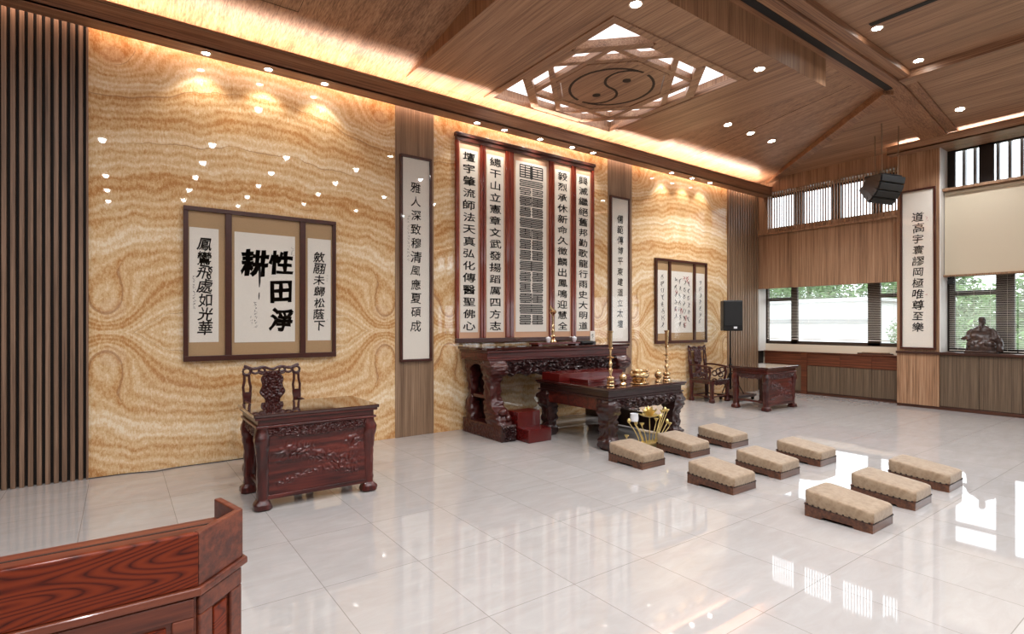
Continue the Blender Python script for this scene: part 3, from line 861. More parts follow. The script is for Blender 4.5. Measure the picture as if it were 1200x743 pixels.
# scroll on the column of the window wall (faces the room)
t = thing('couplet_scroll', (11.65, 3.61, 1.05), 'tall framed couplet scroll on the column between the two windows', 'framed calligraphy', 'tall couplet scrolls')
y0, y1, H, w = 3.345, 3.885, 2.885, 0.036
m = MB(); oy = 3.61
m.box(-0.045, -0.002, y0-oy, y1-oy, 0, w); m.box(-0.045, -0.002, y0-oy, y1-oy, H-w, H)
m.box(-0.043, -0.002, y0-oy, y0+w-oy, w, H-w); m.box(-0.043, -0.002, y1-w-oy, y1-oy, w, H-w)
m.build('frame', M['frame'], t, bevel=0.004)
MB().box(-0.02, -0.004, y0+w-oy, y1-w-oy, w, H-w).build('paper', M['paper'], t)
MB().box(-0.034, -0.031, y0+w-oy, y1-w-oy, w, H-w).build('glass', M['glass'], t)
P = lambda u, v: (-0.0215, -u, v)
m = MB(); write(m, '道高宇寰謬岡極唯尊至樂', P, 0.0, 2.38, 0.198, 0.185, 1.0, 0.95, 0.012, 0.045, 0.07, 71, 0.06); m.build('calligraphy', M['ink'], t)
m = MB(); scribble(m, P, 0.13, 2.36, 3, 0.03, 0.03, 72); scribble(m, P, 0.13, 0.98, 1, 0.03, 0.04, 73); m.build('seal_stamp', M['inkred'], t)
# ------------------------------------------------------------------ carved furniture
def scroll(u, v, k=9.0, s=0.0):
    """height of a carved scroll-work ground, 0..1"""
    n = noise.noise(Vector((u*k, v*k, s)))+0.5*noise.noise(Vector((u*k*2.1, v*k*2.1, s+5)))
    return 0.5+0.5*math.sin(9*n)
def carved(mb, F, nu, nv, depth, back, wlen, hlen, k=9.0, s=0.0, low=None, edge=0.04, mask=None):
    """carved board: F(u,v,h) is the point at u,v (0..1) raised by h; low(u) cuts a shaped lower edge"""
    def H(u, v):
        e = min(u, 1-u)*wlen/edge; e2 = min(v, 1-v)*hlen/edge
        b = max(0, min(1, e, e2))
        g = scroll(u*wlen, v*hlen, k, s)
        if mask: g *= mask(u, v)
        return depth*b*g
    def vv(u, v): 
        l = low(u) if low else 0
        return l+(1-l)*v
    mb.slab(lambda u, v: F(u, vv(u, v), H(u, v)), lambda u, v: F(u, vv(u, v), -back), nu, nv)
ruffle = lambda n, a, b: (lambda u: a+b*abs(math.sin(n*PI*u))*(0.6+0.4*math.cos(2*PI*u)))

def hoof_leg(mb, x, y, w, top, seed, carve=0.004, out=(0,0)):
    ox, oy = out
    mb.loft([(x,y,0,w*.62,w*.62),(x+ox*.3,y+oy*.3,0.012,w*.78,w*.78),(x+ox*.5,y+oy*.5,0.045,w*.74,w*.74),(x,y,0.085,w*.50,w*.50),(x,y,0.16,w*.5,w*.5),
             (x,y,top*.55,w*.5,w*.5),(x+ox*.4,y+oy*.4,top*.72,w*.56,w*.56),(x+ox,y+oy,top*.85,w*.64,w*.64),(x,y,top,w*.56,w*.56)], 16, carve, 16, 0.18, seed, 5)

def desk(loc, label, W=0.94, D=0.62, H=0.78, OW=0.05, group=None, seed=0):
    """writing desk: open back, relief front panel (front is -y)"""
    t = thing('writing_desk', loc, label, 'desk', group)
    hw, hd = W/2, D/2
    m = MB(); m.box(-hw-OW, hw+OW, -hd-OW, hd+OW, H-0.028, H); m.build('tabletop', M['rosetop'], t, bevel=0.006, seg=3)
    m = MB(); m.box(-hw-OW+.012, hw+OW-.012, -hd-OW+.012, hd+OW-.012, H-0.05, H-0.028)
    m.box(-hw-.012, hw+.012, -hd-.012, hd+.012, H-0.098, H-0.05); m.box(-hw-.03, hw+.03, -hd-.03, hd+.03, H-0.118, H-0.098)
    m.build('waist_moulding', M['rose'], t, bevel=0.005)
    top = H-0.118
    for sx in (-1, 1):
        for sy in (-1, 1):
            m = MB(); hoof_leg(m, sx*(hw-.03), sy*(hd-.03), 0.088, top, seed+sx*2+sy, 0.0035, (sx*0.012, sy*0.012))
            m.build('leg', M['roseZ'], t, smooth=True)
    m = MB()
    carved(m, lambda u, v, h: (-hw+.05+u*(W-.1), -hd-.012-h, top-0.10+v*0.10), 120, 14, 0.014, 0.022, W-.1, 0.10, 26, seed+1.0, ruffle(7, .02, .30), 0.012)
    m.build('front_apron', M['rosecarve'], t, smooth=True)
    for sx in (-1, 1):
        m = MB()
        carved(m, lambda u, v, h: (sx*(hw+.005+h), -hd+.06+u*(D-.12), top-0.10+v*0.10), 60, 12, 0.012, 0.02, D-.12, 0.10, 26, seed+3.0, ruffle(5, .02, .34), 0.012)
        m.build('side_apron', M['rosecarve'], t, smooth=True)
        MB().box(sx*(hw-.045)-.014, sx*(hw-.045)+.014, -hd+.06, hd-.06, 0.135, 0.165).build('stretcher', M['rose'], t, bevel=0.004)
    # relief panel: flowering branch above, scrolled border below
    m = MB(); z0, z1 = 0.115, top-0.06; pw = W-.13; ph = z1-z0
    def mask(u, v):
        b = math.exp(-((v-(0.52+0.16*math.sin(5*u+.4)))/0.13)**2)*max(0, min(1, 6*u, 5*(1-u)))
        c = math.exp(-((v-(0.24-0.07*math.cos(2*PI*u)))/0.045)**2)*(1 if .08 < u < .92 else .3)
        d = 1.0*math.exp(-(((u-.86)/.09)**2+((v-.72)/.16)**2))
        return min(1, b+c*.8+d)
    carved(m, lambda u, v, h: (-hw+.065+u*pw, -hd-.002-h, z0+v*ph), 150, 80, 0.014, 0.016, pw, ph, 15, seed+9.0, None, 0.02, mask)
    m.build('front_panel', M['rose'], t, smooth=True)
    m = MB(); m.box(-hw+.05, hw-.05, -hd-.012, -hd+.016, z0-.035, z0); m.build('bottom_rail', M['rose'], t, bevel=0.004)
    return t
desk((1.378, 5.02, 0), 'carved dark red desk with a bare glossy top, below the wide three-part frame', 0.94, 0.62, 0.78)
desk((9.46, 5.275, 0), 'carved dark red desk beside the black speaker, near the low cabinets', 0.94, 0.62, 0.755, 0.05, seed=20)

def chair(loc, label, seed=0):
    """carved armchair, back at +y"""
    t = thing('carved_armchair', loc, label, 'chair')
    hw = 0.28; SH = 0.44
    m = MB(); m.box(-hw, hw, -0.30, 0.23, SH-.03, SH); m.build('seat', M['rosetop'], t, bevel=0.008, seg=3)
    m = MB(); 
    carved(m, lambda u, v, h: (-hw+.02+u*(2*hw-.04), -.285-h, SH-.115+v*.085), 60, 10, 0.012, 0.02, .52, .085, 24, seed+1, ruffle(4, .02, .4), .012)
    m.build('seat_apron', M['rosecarve'], t, smooth=True)
    for sx in (-1, 1):
        m = MB(); m.box(sx*(hw-.02)-.012, sx*(hw-.02)+.012, -.26, .2, SH-.085, SH-.03); m.build('side_rail', M['rose'], t, bevel=.003)
        for sy in (-1, 1):
            m = MB(); hoof_leg(m, sx*(hw-.03), (-.26 if sy < 0 else .195), 0.062, SH-.03, seed+sx+sy*3, .002, (0, 0)); m.build('leg', M['roseZ'], t, smooth=True)
    m = MB(); m.box(-hw+.03, hw-.03, .18, .2, .10, .125); m.box(-hw+.022, -hw+.044, -.25, .19, .10, .125); m.box(hw-.044, hw-.022, -.25, .19, .10, .125); m.box(-hw+.04,hw-.04,-.27,-.25,.10,.125)
    m.build('stretcher', M['rose'], t, bevel=.003)
    # back: openwork border with loops around a carved splat
    yb = 0.205; BT = 1.055; B0 = SH
    lean = lambda z: yb+0.05*(z-SH)/(BT-SH)
    Pz = lambda x, z: (x, lean(z), z)
    m = MB()
    for sx in (-1, 1):
        xs = sx*(hw-.035)
        # uprights: solid below, pierced vase-shaped loop above
        m.loft([(xs, lean(B0), B0, .040, .016), (xs, lean(.60), .60, .044, .018), (xs, lean(.70), .70, .038, .016), (xs, lean(.80), .80, .046, .016)], 12, .003, 18, .2, seed, 4)
        for o in (-1, 1):
            m.tube([Pz(xs+o*.030, .79), Pz(xs+o*.036, .85), Pz(xs+o*.024, .91), Pz(xs+o*.022, .97), Pz(xs+o*.034, .99)], .0135, 6)
        m.tube([Pz(xs-.026, .975), Pz(xs, .965), Pz(xs+.026, .975)], .010, 6)
        # corner and crest loops
        for cx, cz, rx, rz in ((xs, 1.012, .036, .034), (xs-sx*.082, 1.015, .038, .028), (xs-sx*.145, 1.012, .030, .032)):
            m.tube([Pz(cx+rx*math.cos(a*PI/6), cz+rz*math.sin(a*PI/6)) for a in range(12)], .0135, 6, True)
        # lower border loops
        for cx, cz, rx, rz in ((xs-sx*.03, .50, .034, .026), (xs-sx*.10, .495, .034, .022)):
            m.tube([Pz(cx+rx*math.cos(a*PI/6), cz+rz*math.sin(a*PI/6)) for a in range(12)], .0135, 6, True)
    m.tube([Pz(-hw+.01+2*(hw-.01)*i/24, 1.055+.012*math.cos(4*PI*i/24*1.5)-0.018*math.sin(PI*i/24)) for i in range(25)], .016, 6)
    m.tube([Pz(-.13+.26*i/12, 0.99+.016*math.cos(2*PI*i/12)) for i in range(13)], .011, 6)
    m.tube([Pz(-hw+.02+2*(hw-.02)*i/16, .53+.006*math.cos(6*PI*i/16)) for i in range(17)], .010, 6)
    m.tube([Pz(-hw+.02, .468), Pz(hw-.02, .468)], .012, 6)
    m.build('back_frame', M['rosecarve'], t, smooth=True)
    m = MB()
    def wsp(v): return .100+.018*math.cos(3*PI*v)+.014*math.cos(7*PI*v)
    def Fs(u, v, h):
        z = .475+v*.535; return (( u-.5)*2*wsp(v), lean(z)-.012-h, z)
    carved(m, Fs, 36, 60, 0.016, 0.016, .2, .56, 22, seed+7, None, .012); m.build('back_splat', M['rosecarve'], t, smooth=True)
    for sx in (-1, 1):
        xa = sx*(hw-.02)
        m = MB()
        m.tube([(xa, .22, .70), (xa, .08, .705), (xa, -.10, .69), (xa, -.22, .675), (xa+sx*.01, -.28, .66)], [.016,.017,.018,.019,.016], 8)
        m.loft([(xa, -.20, SH, .020, .022), (xa, -.225, .55, .018, .020), (xa, -.21, .675, .018, .020)], 10, .002, 18, .2, seed, 4)
        for cy, cz, ry, rz in ((-.14, .605, .055, .048), (-.06, .56, .055, .06), (.02, .52, .055, .05), (-.11, .50, .05, .045)):
            m.tube([(xa, cy+ry*math.cos(a*PI/6), cz+rz*math.sin(a*PI/6)) for a in range(12)], .0135, 6, True)
        m.build('armrest', M['rosecarve'], t, smooth=True)
    return t
chair((1.31, 5.90, 0), 'carved dark armchair with openwork back behind the bare desk, its back to the onyx wall')
chair((9.38, 6.38, 0), 'carved dark armchair with openwork back beside the speaker stand', 30)

# ---- altar table
def altar():
    x0, x1, y0, y1, H = 3.91, 6.50, 5.93, 6.56, 1.19
    cx, cy = (x0+x1)/2, (y0+y1)/2
    t = thing('altar_table', (cx, cy, 0), 'tall massive carved dark altar table in front of the five-part screen', 'altar table')
    L = lambda x, y: (x-cx, y-cy)
    hw, hd = (x1-x0)/2, (y1-y0)/2; OX, OY = 0.06, 0.06
    m = MB(); m.box(-hw-OX, hw+OX, -hd-OY, hd+OY, H-.035, H); m.build('tabletop', M['rosetop'], t, bevel=.008, seg=3)
    m = MB(); m.box(-hw-OX+.02, hw+OX-.02, -hd-OY+.012, hd+OY-.012, H-.07, H-.035); m.box(-hw-OX+.03, hw+OX-.03, -hd-.02, hd+.02, H-.15, H-.07); m.box(-hw-OX+.04, hw+OX-.04, -hd-.035, hd+.035, H-.175, H-.15)
    m.build('waist_moulding', M['rose'], t, bevel=.006)
    m = MB()
    for k in range(34):
        x = -hw+.05+k*(2*hw-.1)/33
        m.box(x-.022, x+.022, -hd-.026, -hd-.018, H-.135, H-.09)
    top = H-.175
    m = MB()
    carved(m, lambda u, v, h: (-hw+.10+u*(2*hw-.2), -hd-.01-h, top-.235+v*.235), 220, 30, .05, .03, 2*hw-.2, .235, 11, 2.0, ruffle(9, .03, .22), .02)
    m.build('carved_apron', M['rosedark'], t, smooth=True)
    for sx in (-1, 1):
        X = sx*(hw-.115)
        # front leg swells at the shoulder, narrows, and bulges into a lion's mask near the foot
        m = MB()
        m.loft([(X,-hd-.10,.19,.11,.17),(X,-hd-.06,.25,.12,.17),(X,-hd-.03,.34,.115,.17),(X,-hd+.04,.43,.105,.12),(X,-hd+.07,.52,.095,.095),(X,-hd+.07,.70,.095,.095),(X,-hd+.06,.78,.11,.11),(X,-hd+.02,.86,.14,.15),(X,-hd+.02,.94,.145,.155),(X,-hd+.05,top,.13,.12)], 32, .010, 13, .25, 3+sx, 8)
        m.ball((X-.02,-hd-.20,.36),(.065,.05,.05)); m.ball((X+.05,-hd-.21,.28),(.05,.05,.05)); m.ball((X,-hd-.10,.90),(.10,.055,.035))
        m.build('leg', M['rosecarve'], t, smooth=True)
        m = MB()
        m.loft([(X,hd-.10,.19,.10,.09),(X,hd-.08,.30,.10,.09),(X,hd-.06,.42,.08,.075),(X,hd-.08,.52,.07,.06),(X,hd-.08,.66,.07,.06),(X,hd-.07,.80,.09,.08),(X,hd-.05,.92,.10,.09),(X,hd-.07,top,.10,.09)], 24, .010, 10, .25, 13+sx, 6)
        m.build('leg', M['rosecarve'], t, smooth=True)
        m = MB()
        carved(m, lambda u, v, h: (X+sx*(.108+h), -hd-.30+u*(2*hd+.33), v*.19), 90, 18, .012, .21, 2*hd+.3, .19, 14, 4+sx, None, .02)
        m.build('base_runner', M['rosecarve'], t, smooth=True)
        m = MB()
        carved(m, lambda u, v, h: (X-.112+u*.224, -hd-.305-h, v*(.21)), 30, 26, .04, .03, .224, .21, 17, 6+sx, None, .02)
        m.build('runner_end', M['rosedark'], t, smooth=True)
        m = MB(); m.box(X-.05, X+.06, -hd+.15, hd-.15, .50, .545); m.build('side_shelf', M['rose'], t, bevel=.004)
        m = MB(); m.box(X-sx*.10-.010, X-sx*.10+.010, -hd+.10, hd-.06, .19, top); m.build('inner_panel', M['rosedark'], t)
        m = MB()
        def lowarch(u): return .30+.45*(math.sin(PI*min(1,max(0,(u-.1)/.8))))**.6 if .1 < u < .9 else .25
        carved(m, lambda u, v, h: (X+sx*(.10+h), -hd+.10+u*(2*hd-.2), top-.20+v*.20), 60, 10, .006, .02, 2*hd-.2, .2, 14, 8+sx, lowarch, .02)
        m.build('side_apron', M['rosecarve'], t, smooth=True)
    m = MB(); m.box(-hw+.26, hw-.26, hd-.07, hd-.04, top-.10, top); m.build('back_apron', M['rose'], t, bevel=.004)
    return t
altar()

# ---- lower offering table
def offering():
    x0, x1, y0, y1, H = 4.66, 6.03, 4.50, 5.78, 0.745
    cx, cy = (x0+x1)/2, (y0+y1)/2; hw, hd = (x1-x0)/2, (y1-y0)/2
    t = thing('offering_table', (cx, cy, 0), 'low square carved dark table holding brass altar vessels, in front of the tall altar table', 'altar table')
    m = MB(); m.box(-hw-.05, hw+.05, -hd-.05, hd+.05, H-.028, H); m.build('tabletop', M['rosetop'], t, bevel=.007, seg=3)
    m = MB(); m.box(-hw-.035, hw+.035, -hd-.035, hd+.035, H-.048, H-.028); m.box(-hw, hw, -hd, hd, H-.115, H-.048); m.box(-hw-.022, hw+.022, -hd-.022, hd+.022, H-.135, H-.115)
    m.build('waist_moulding', M['rosedark'], t, bevel=.005)
    top = H-.135
    m = MB()
    carved(m, lambda u, v, h: (-hw+.13+u*(2*hw-.26), -hd-.012-h, top-.15+v*.15), 130, 22, .04, .03, 2*hw-.26, .15, 14, 22., ruffle(6, .04, .25), .016)
    m.build('carved_apron', M['rosedark'], t, smooth=True)
    for sx in (-1, 1):
        m = MB(); m.box(sx*(hw-.02)-.016, sx*(hw-.02)+.016, -hd+.1, hd-.1, top-.15, top); m.build('side_apron', M['rose'], t, bevel=.004)
        for sy in (-1, 1):
            X, Y = sx*(hw-.09), sy*(hd-.09); m = MB()
            m.loft([(X,Y,0,.07,.07),(X+sx*.01,Y+sy*.01,.03,.095,.095),(X+sx*.015,Y+sy*.015,.10,.10,.10),(X,Y,.16,.078,.078),(X,Y,.24,.085,.085),(X,Y,.34,.085,.085),(X+sx*.015,Y+sy*.015,.45,.11,.11),(X+sx*.02,Y+sy*.02,.53,.115,.115),(X,Y,top,.095,.095)], 28, .010, 14, .25, 40+sx*3+sy, 8)
            m.ball((X+sx*.05,Y+sy*.07,.09),(.045,.045,.05)); m.ball((X+sx*.04,Y+sy*.09,.50),(.05,.04,.04))
            m.build('leg', M['rosedark'], t, smooth=True)
    MB().box(hw-.05, hw-.03, -hd+.12, hd-.12, .02, .26).build('low_side_panel', M['rosedark'], t, bevel=.003)
    m = MB(); m.box(-hw+.1, hw-.1, hd-.05, hd-.02, top-.12, top); m.build('back_apron', M['rose'], t, bevel=.004)
offering()

# red stepped stand on the offering table
t = thing('offering_stand', (5.34, 5.28, .745), 'long red lacquered two-step stand on the low table, under the tall altar apron', 'stand')
m = MB(); m.box(-.68,.52,.10,.46,0,.105); m.build('back_step', M['redlac'], t, bevel=.005)
m = MB(); m.box(-.50,.52,-.25,.098,0,.045); m.build('front_step', M['redlac'], t, bevel=.005)

# red step stool by the altar's end
t = thing('step_stool', (4.36, 5.615, 0), 'red wooden two-box step stool on the floor beside the altar table foot', 'stool')
m = MB(); m.box(-.20,.17,-.23,.0,0,.165); m.build('lower_step', M['redlac'], t, bevel=.006)
m = MB(); m.box(-.20,.17,.002,.24,0,.36); m.build('upper_step', M['redlac'], t, bevel=.006)

# ---- kneelers
def kneeler(loc, label):
    t = thing('kneeling_stool', loc, label, 'kneeler', 'beige padded kneeling stools')
    W, L, HB = .365, .475, .105
    # base: long sides have a low arched notch, short sides are plain
    m = MB(); hw, hl = W/2, L/2
    pts = [(-hl,0),(-.12,0),(-.10,.022),(.10,.022),(.12,0),(hl,0),(hl,HB),(-hl,HB)]
    m.prism(pts, 'X', -hw, -hw+.02); m.prism(pts, 'X', hw-.02, hw)
    m.box(-hw+.02, hw-.02, -hl, -hl+.02, 0, HB); m.box(-hw+.02, hw-.02, hl-.02, hl, 0, HB); m.box(-hw+.02, hw-.02, -hl+.02, hl-.02, HB-.02, HB)
    m.build('base', M['kwood'], t, bevel=.002)
    m = MB(); H0, H1 = HB-.012, .225
    def Pc(u, v):
        a, b = (u-.5)*2, (v-.5)*2
        return (a, b)
    secs = []
    for z, g in ((H0,.003),(H0+.02,.004),(.15,.006),(.192,.005),(.203,.000),(.208,-.010),(.211,-.04),(.213,-.11)):
        secs.append((0,0,z,hw+g,hl+g))
    m.loft(secs, 48, 0, 9, .05)
    m.build('cushion', M['fabric'], t, smooth=True)
    # row of tacks along the cushion's lower edge
    m = MB(); z = HB-.010
    n = 11
    for k in range(n):
        y = -hl+.02+(L-.04)*k/(n-1)
        for sx in (-1, 1): m.box(sx*(hw+.003)-.0028, sx*(hw+.003)+.0028, y-.0065, y+.0065, z-.006, z+.009)
    n = 15
    for k in range(n):
        x = -hw+.012+(W-.024)*k/(n-1)
        for sy in (-1, 1): m.box(x-.004, x+.004, sy*(hl+.003)-.0028, sy*(hl+.003)+.0028, z-.006, z+.006)
    for sx in (-1, 1):
        m.box(sx*(hw+.003)-.002, sx*(hw+.003)+.002, -hl-.004, hl+.004, z-.004, z-.001); m.box(-hw-.004, hw+.004, sx*(hl+.003)-.002, sx*(hl+.003)+.002, z-.004, z-.001)
    m.build('tack_trim', M['groove'], t)
    for ch in t.children:                           # the stool slopes: one end is lower
        for v in ch.data.vertices: v.co.z *= 0.865+0.135*v.co.y/hl
    return t
KX, KY = (4.535, 5.34, 6.14), (3.965, 2.945, 1.86)
lab = [['beige kneeling stool nearest the low offering table, hiding part of the lotus ornament', 'middle beige kneeling stool of the row next to the offering table', 'beige kneeling stool at the far end of the row next to the offering table'],
       ['beige kneeling stool at the front end of the middle row', 'beige kneeling stool in the centre of the three rows', 'beige kneeling stool at the far end of the middle row'],
       ['largest beige kneeling stool, at the front end of the row farthest from the altar', 'middle beige kneeling stool of the row farthest from the altar', 'beige kneeling stool at the window end of the row farthest from the altar']]
k0 = None
for r in range(3):
    for c in range(3):
        p = (KX[c]+(.01 if r == 2 else 0)*c, KY[r], 0)
        if k0 is None: k0 = kneeler(p, lab[r][c])
        else: copy_thing(k0, p, lab[r][c])
# ------------------------------------------------------------------ cabinets under the windows
CH = 'low cabinets under the windows'
def cabinet(x, y0, y1, z0, z1, label, mat, doors=1, band=None, depth=.36, group=CH):
    t = thing('low_cabinet', (x, (y0+y1)/2, z0), label, 'cabinet', group)
    oy = (y0+y1)/2
    MB().box(.02, depth, y0-oy, y1-oy, 0, z1-z0).build('carcass', M['darktrim'], t)
    zt = (band[0]-z0) if band else z1-z0
    w = (y1-y0)/doors
    for k in range(doors):
        MB().box(0, .02, y0-oy+k*w+.003, y0-oy+(k+1)*w-.003, .012, zt-.006).build('door', mat, t, bevel=.002)
        if band: MB().box(-.004, .02, y0-oy+k*w+.001, y0-oy+(k+1)*w-.001, zt, band[1]-z0).build('drawer', M['redband'], t, bevel=.002)
    return t
cabinet(11.94, 5.82, 6.64, .05, .885, 'low cabinet with red-brown drawer front in the room corner, behind the far desk', M['cab'], 1, (.62,.88), .08)
cabinet(11.94, 5.05, 5.70, .05, .885, 'low grey-brown cabinet under the long window, next to the dark post', M['cab'], 1, (.62,.88), .08)
cabinet(11.94, 4.47, 5.05, .05, .885, 'low grey-brown cabinet under the long window, second from the column', M['cab'], 1, (.62,.88), .08)
cabinet(11.94, 3.95, 4.47, .05, .885, 'low grey-brown cabinet under the long window, right against the column', M['cab'], 1, (.62,.88), .08)
struct(MB().box(11.92, 12.02, 5.70, 5.82, 0, .90).build('trim_15', M['redband'], bevel=.003))
tag(MB().box(11.915, 12.02, 3.95, 6.66, .885, .905).build('cabinet_top', M['redband'], bevel=.003), 'thin dark wooden top over the low cabinets under the long window', 'worktop')
yy = 3.30; k = 0
labs = ['tall grey-brown cabinet beside the column base, below the statue window', 'tall grey-brown cabinet at the right edge, below the seated statue']
while yy > 1.0:
    y2 = yy-.54
    if k < 2: lb = labs[k]
    else: lb = 'grey-brown cabinet farther along under the statue window, past the picture edge'
    cabinet(11.66, y2, yy, .055, .965, lb, M['cab'], 1, None, .34); yy = y2; k += 1
tag(MB().prism([(11.62,1.0),(11.99,1.0),(11.99,3.285),(11.648,3.285),(11.648,3.955),(11.62,3.955)],'Z',.967,1.012).build('countertop', M['darktrim'], bevel=.004), 'dark wooden countertop carrying the seated statue under the window', 'worktop')
struct(MB().box(11.66, 12.02, -9.6, 1.0, 0, .99).build('trim_16', M['cab']))

# long wooden box lying on the far cabinet top
t = thing('wooden_box', (11.965, 4.42, .905), 'long flat brown wooden box lying on the cabinet top by the column', 'box')
m = MB(); m.box(-.04,.04,-.30,.30,0,.03); m.build('body', M['darktrim'], t, bevel=.003)
m = MB(); m.box(-.044,.044,-.24,.22,.031,.045); m.build('lid', M['panel'], t, bevel=.003)

# ------------------------------------------------------------------ blinds
def venetian(x, y0, y1, z0, z1, label, group='venetian blinds'):
    t = thing('venetian_blind', (x, (y0+y1)/2, z1), label, 'blind', group)
    h = (y1-y0)/2
    MB().box(-.015,.015,-h,h,-.03,0).build('headrail', M['blind'], t, bevel=.002)
    m = MB(); z = -.045
    while z > z0-z1+.03:
        m.box(-.0115,.0115,-h,h,z-.0008,z+.0008, Matrix.Rotation(math.radians(-14),3,'Y')); z -= .0265
    m.build('slats', M['blind'], t)
    MB().box(-.012,.012,-h,h,z0-z1,z0-z1+.018).build('bottom_rail', M['blind'], t, bevel=.002)
    m = MB()
    for k in range(4):
        yk = -h+.12+(2*h-.24)*k/3; m.box(-.001,.001,yk-.0015,yk+.0015,z0-z1,-.02)
    m.build('ladder_cord', M['blind'], t)
venetian(12.02, 4.0, 6.62, 1.17, 2.355, 'venetian blind of thin pale slats over the long lower window by the far desk')
venetian(12.02, 2.36, 3.26, 1.03, 2.40, 'venetian blind of thin pale slats behind the seated statue')
venetian(12.02, .9, 2.34, 1.03, 2.40, 'venetian blind of thin pale slats at the right picture edge')
t = thing('roller_blind', (11.84, 2.1, 3.84), 'wide beige roller blind above the statue window', 'blind')
m = MB(); m.box(-.003,.003,-1.2,1.18,-1.475,-.02); m.build('shade_cloth', M['shade'], t)
m = MB(); m.tube([(0,-1.2,-.03),(0,1.18,-.03)], .028, 10); m.build('roller_tube', M['shade'], t)
m = MB(); m.box(-.008,.008,-1.2,1.18,-1.495,-1.47); m.build('bottom_bar', M['shade'], t, bevel=.003)
struct(MB().box(11.845, 12.0, -9.6, .9, 2.40, 3.84).build('trim_17', M['shade']))

# camera under the window head by the column
t = thing('security_camera', (11.80, 3.18, 2.334), 'small black security camera under the roller blind beside the column', 'camera')
m = MB(); m.lathe([(.04,-.02),(.045,-.012),(.045,0)], (0,0,0), 16); m.build('mount', M['black'], t, smooth=True)
m = MB(); m.lathe([(.012,-.06),(.012,-.02)], (0,0,0), 10); m.build('arm', M['black'], t)
m = MB(); m.tube([(.05,.02,-.065),(-.09,-.02,-.085)], [.036,.042], 12); m.ball((-.02,0,-.09),(.05,.05,.05)); m.build('body', M['black'], t, smooth=True)

# ------------------------------------------------------------------ loudspeakers
t = thing('speaker_cart', (9.99, 6.14, 0), 'low dark wheeled wooden cart under the speaker stand', 'cart')
m = MB(); m.box(-.31,.31,-.24,.24,.075,.115); m.build('deck', M['rosedark'], t, bevel=.004)
m = MB(); m.box(-.30,.30,-.21,.21,.055,.075); m.build('under_frame', M['rosedark'], t, bevel=.004)
for sx in (-1,1):
    for sy in (-1,1):
        m = MB(); m.tube([(sx*.27-.012,sy*.18,.032),(sx*.27+.012,sy*.18,.032)], .032, 12); m.build('wheel', M['black'], t, smooth=True)
t = thing('speaker_stand', (9.79, 6.15, .115), 'black tripod stand on the cart, holding up the loudspeaker', 'stand')
m = MB(); m.tube([(0,0,.10),(0,0,.72)], .019, 10); m.build('lower_pole', M['blackmetal'], t, smooth=True)
m = MB(); m.tube([(0,0,.60),(0,0,1.2535)], .0145, 10); m.build('upper_pole', M['blackmetal'], t, smooth=True)
m = MB(); m.lathe([(.03,.52),(.034,.53),(.034,.58),(.03,.60)], (0,0,0), 14); m.build('collar', M['black'], t, smooth=True)
for k in range(3):
    a = math.radians((-22,180,85)[k]); c, s = math.cos(a), math.sin(a)
    R = .12 if k == 1 else .19 if k == 2 else .30
    m = MB(); m.tube([(.02*c,.02*s,.42),(R*c,R*s,.006)], .010, 8); m.build('leg', M['blackmetal'], t, smooth=True)
    m = MB(); m.tube([(.015*c,.015*s,.13),(R*.55*c,R*.55*s,.196)], .007, 6); m.build('brace', M['blackmetal'], t)
t = thing('loudspeaker', (9.79, 6.15, 1.3695), 'black loudspeaker on the tripod stand by the slatted wall', 'speaker', rz=math.radians(-28))
t.rotation_euler = (0, 0, math.radians(-38))
m = MB(); m.prism([(-.19,-.15),(.19,-.15),(.14,.17),(-.14,.17)], 'Z', 0, .60); m.build('cabinet', M['black'], t, bevel=.02, seg=3)
m = MB(); m.box(-.17,.17,-.162,-.15,.10,.575); m.build('grille', M['grille'], t, bevel=.006)
m = MB(); m.box(.005,.07,-.166,-.160,.045,.085); m.build('badge', M['ceramic'], t, bevel=.002)

# flown line array in front of the column: four angled boxes on cables
t = thing('line_array_speaker', (10.62, 3.75, 4.02), 'black line-array loudspeaker hanging on thin cables in front of the column', 'speaker', rz=math.radians(-14))
ang = [-8, -21, -35, -48]; p = Vector((0, -.10, 0))
for k in range(4):
    R = Matrix.Rotation(math.radians(-ang[k]), 3, 'X')
    m = MB(); h = .125
    m.prism([(-.31,-.02),(.31,-.02),(.20,.34),(-.20,.34)], 'Z', -h+.003, -.003)
    for v in m.bm.verts: v.co = p + R @ v.co
    m.build('array_box', M['black'], t, bevel=.006)
    m = MB()
    m.box(-.29,.29,-.034,-.02,-h+.014,-.014)
    for v in m.bm.verts: v.co = p + R @ v.co
    m.build('grille', M['grille'], t, bevel=.003)
    p = p + R @ Vector((0, 0, -h))
m = MB(); m.box(-.24,.24,-.11,.22,0.0,.022); m.build('hanging_frame', M['blackmetal'], t, bevel=.004)
for x, y, top in ((-.20,-.06,.86),(.20,-.06,.90),(0,.19,.76)):
    m = MB(); m.tube([(x,y,.02),(x*1.08,y*1.05,top)], .009, 6); m.build('suspension_cable', M['cable'], t)

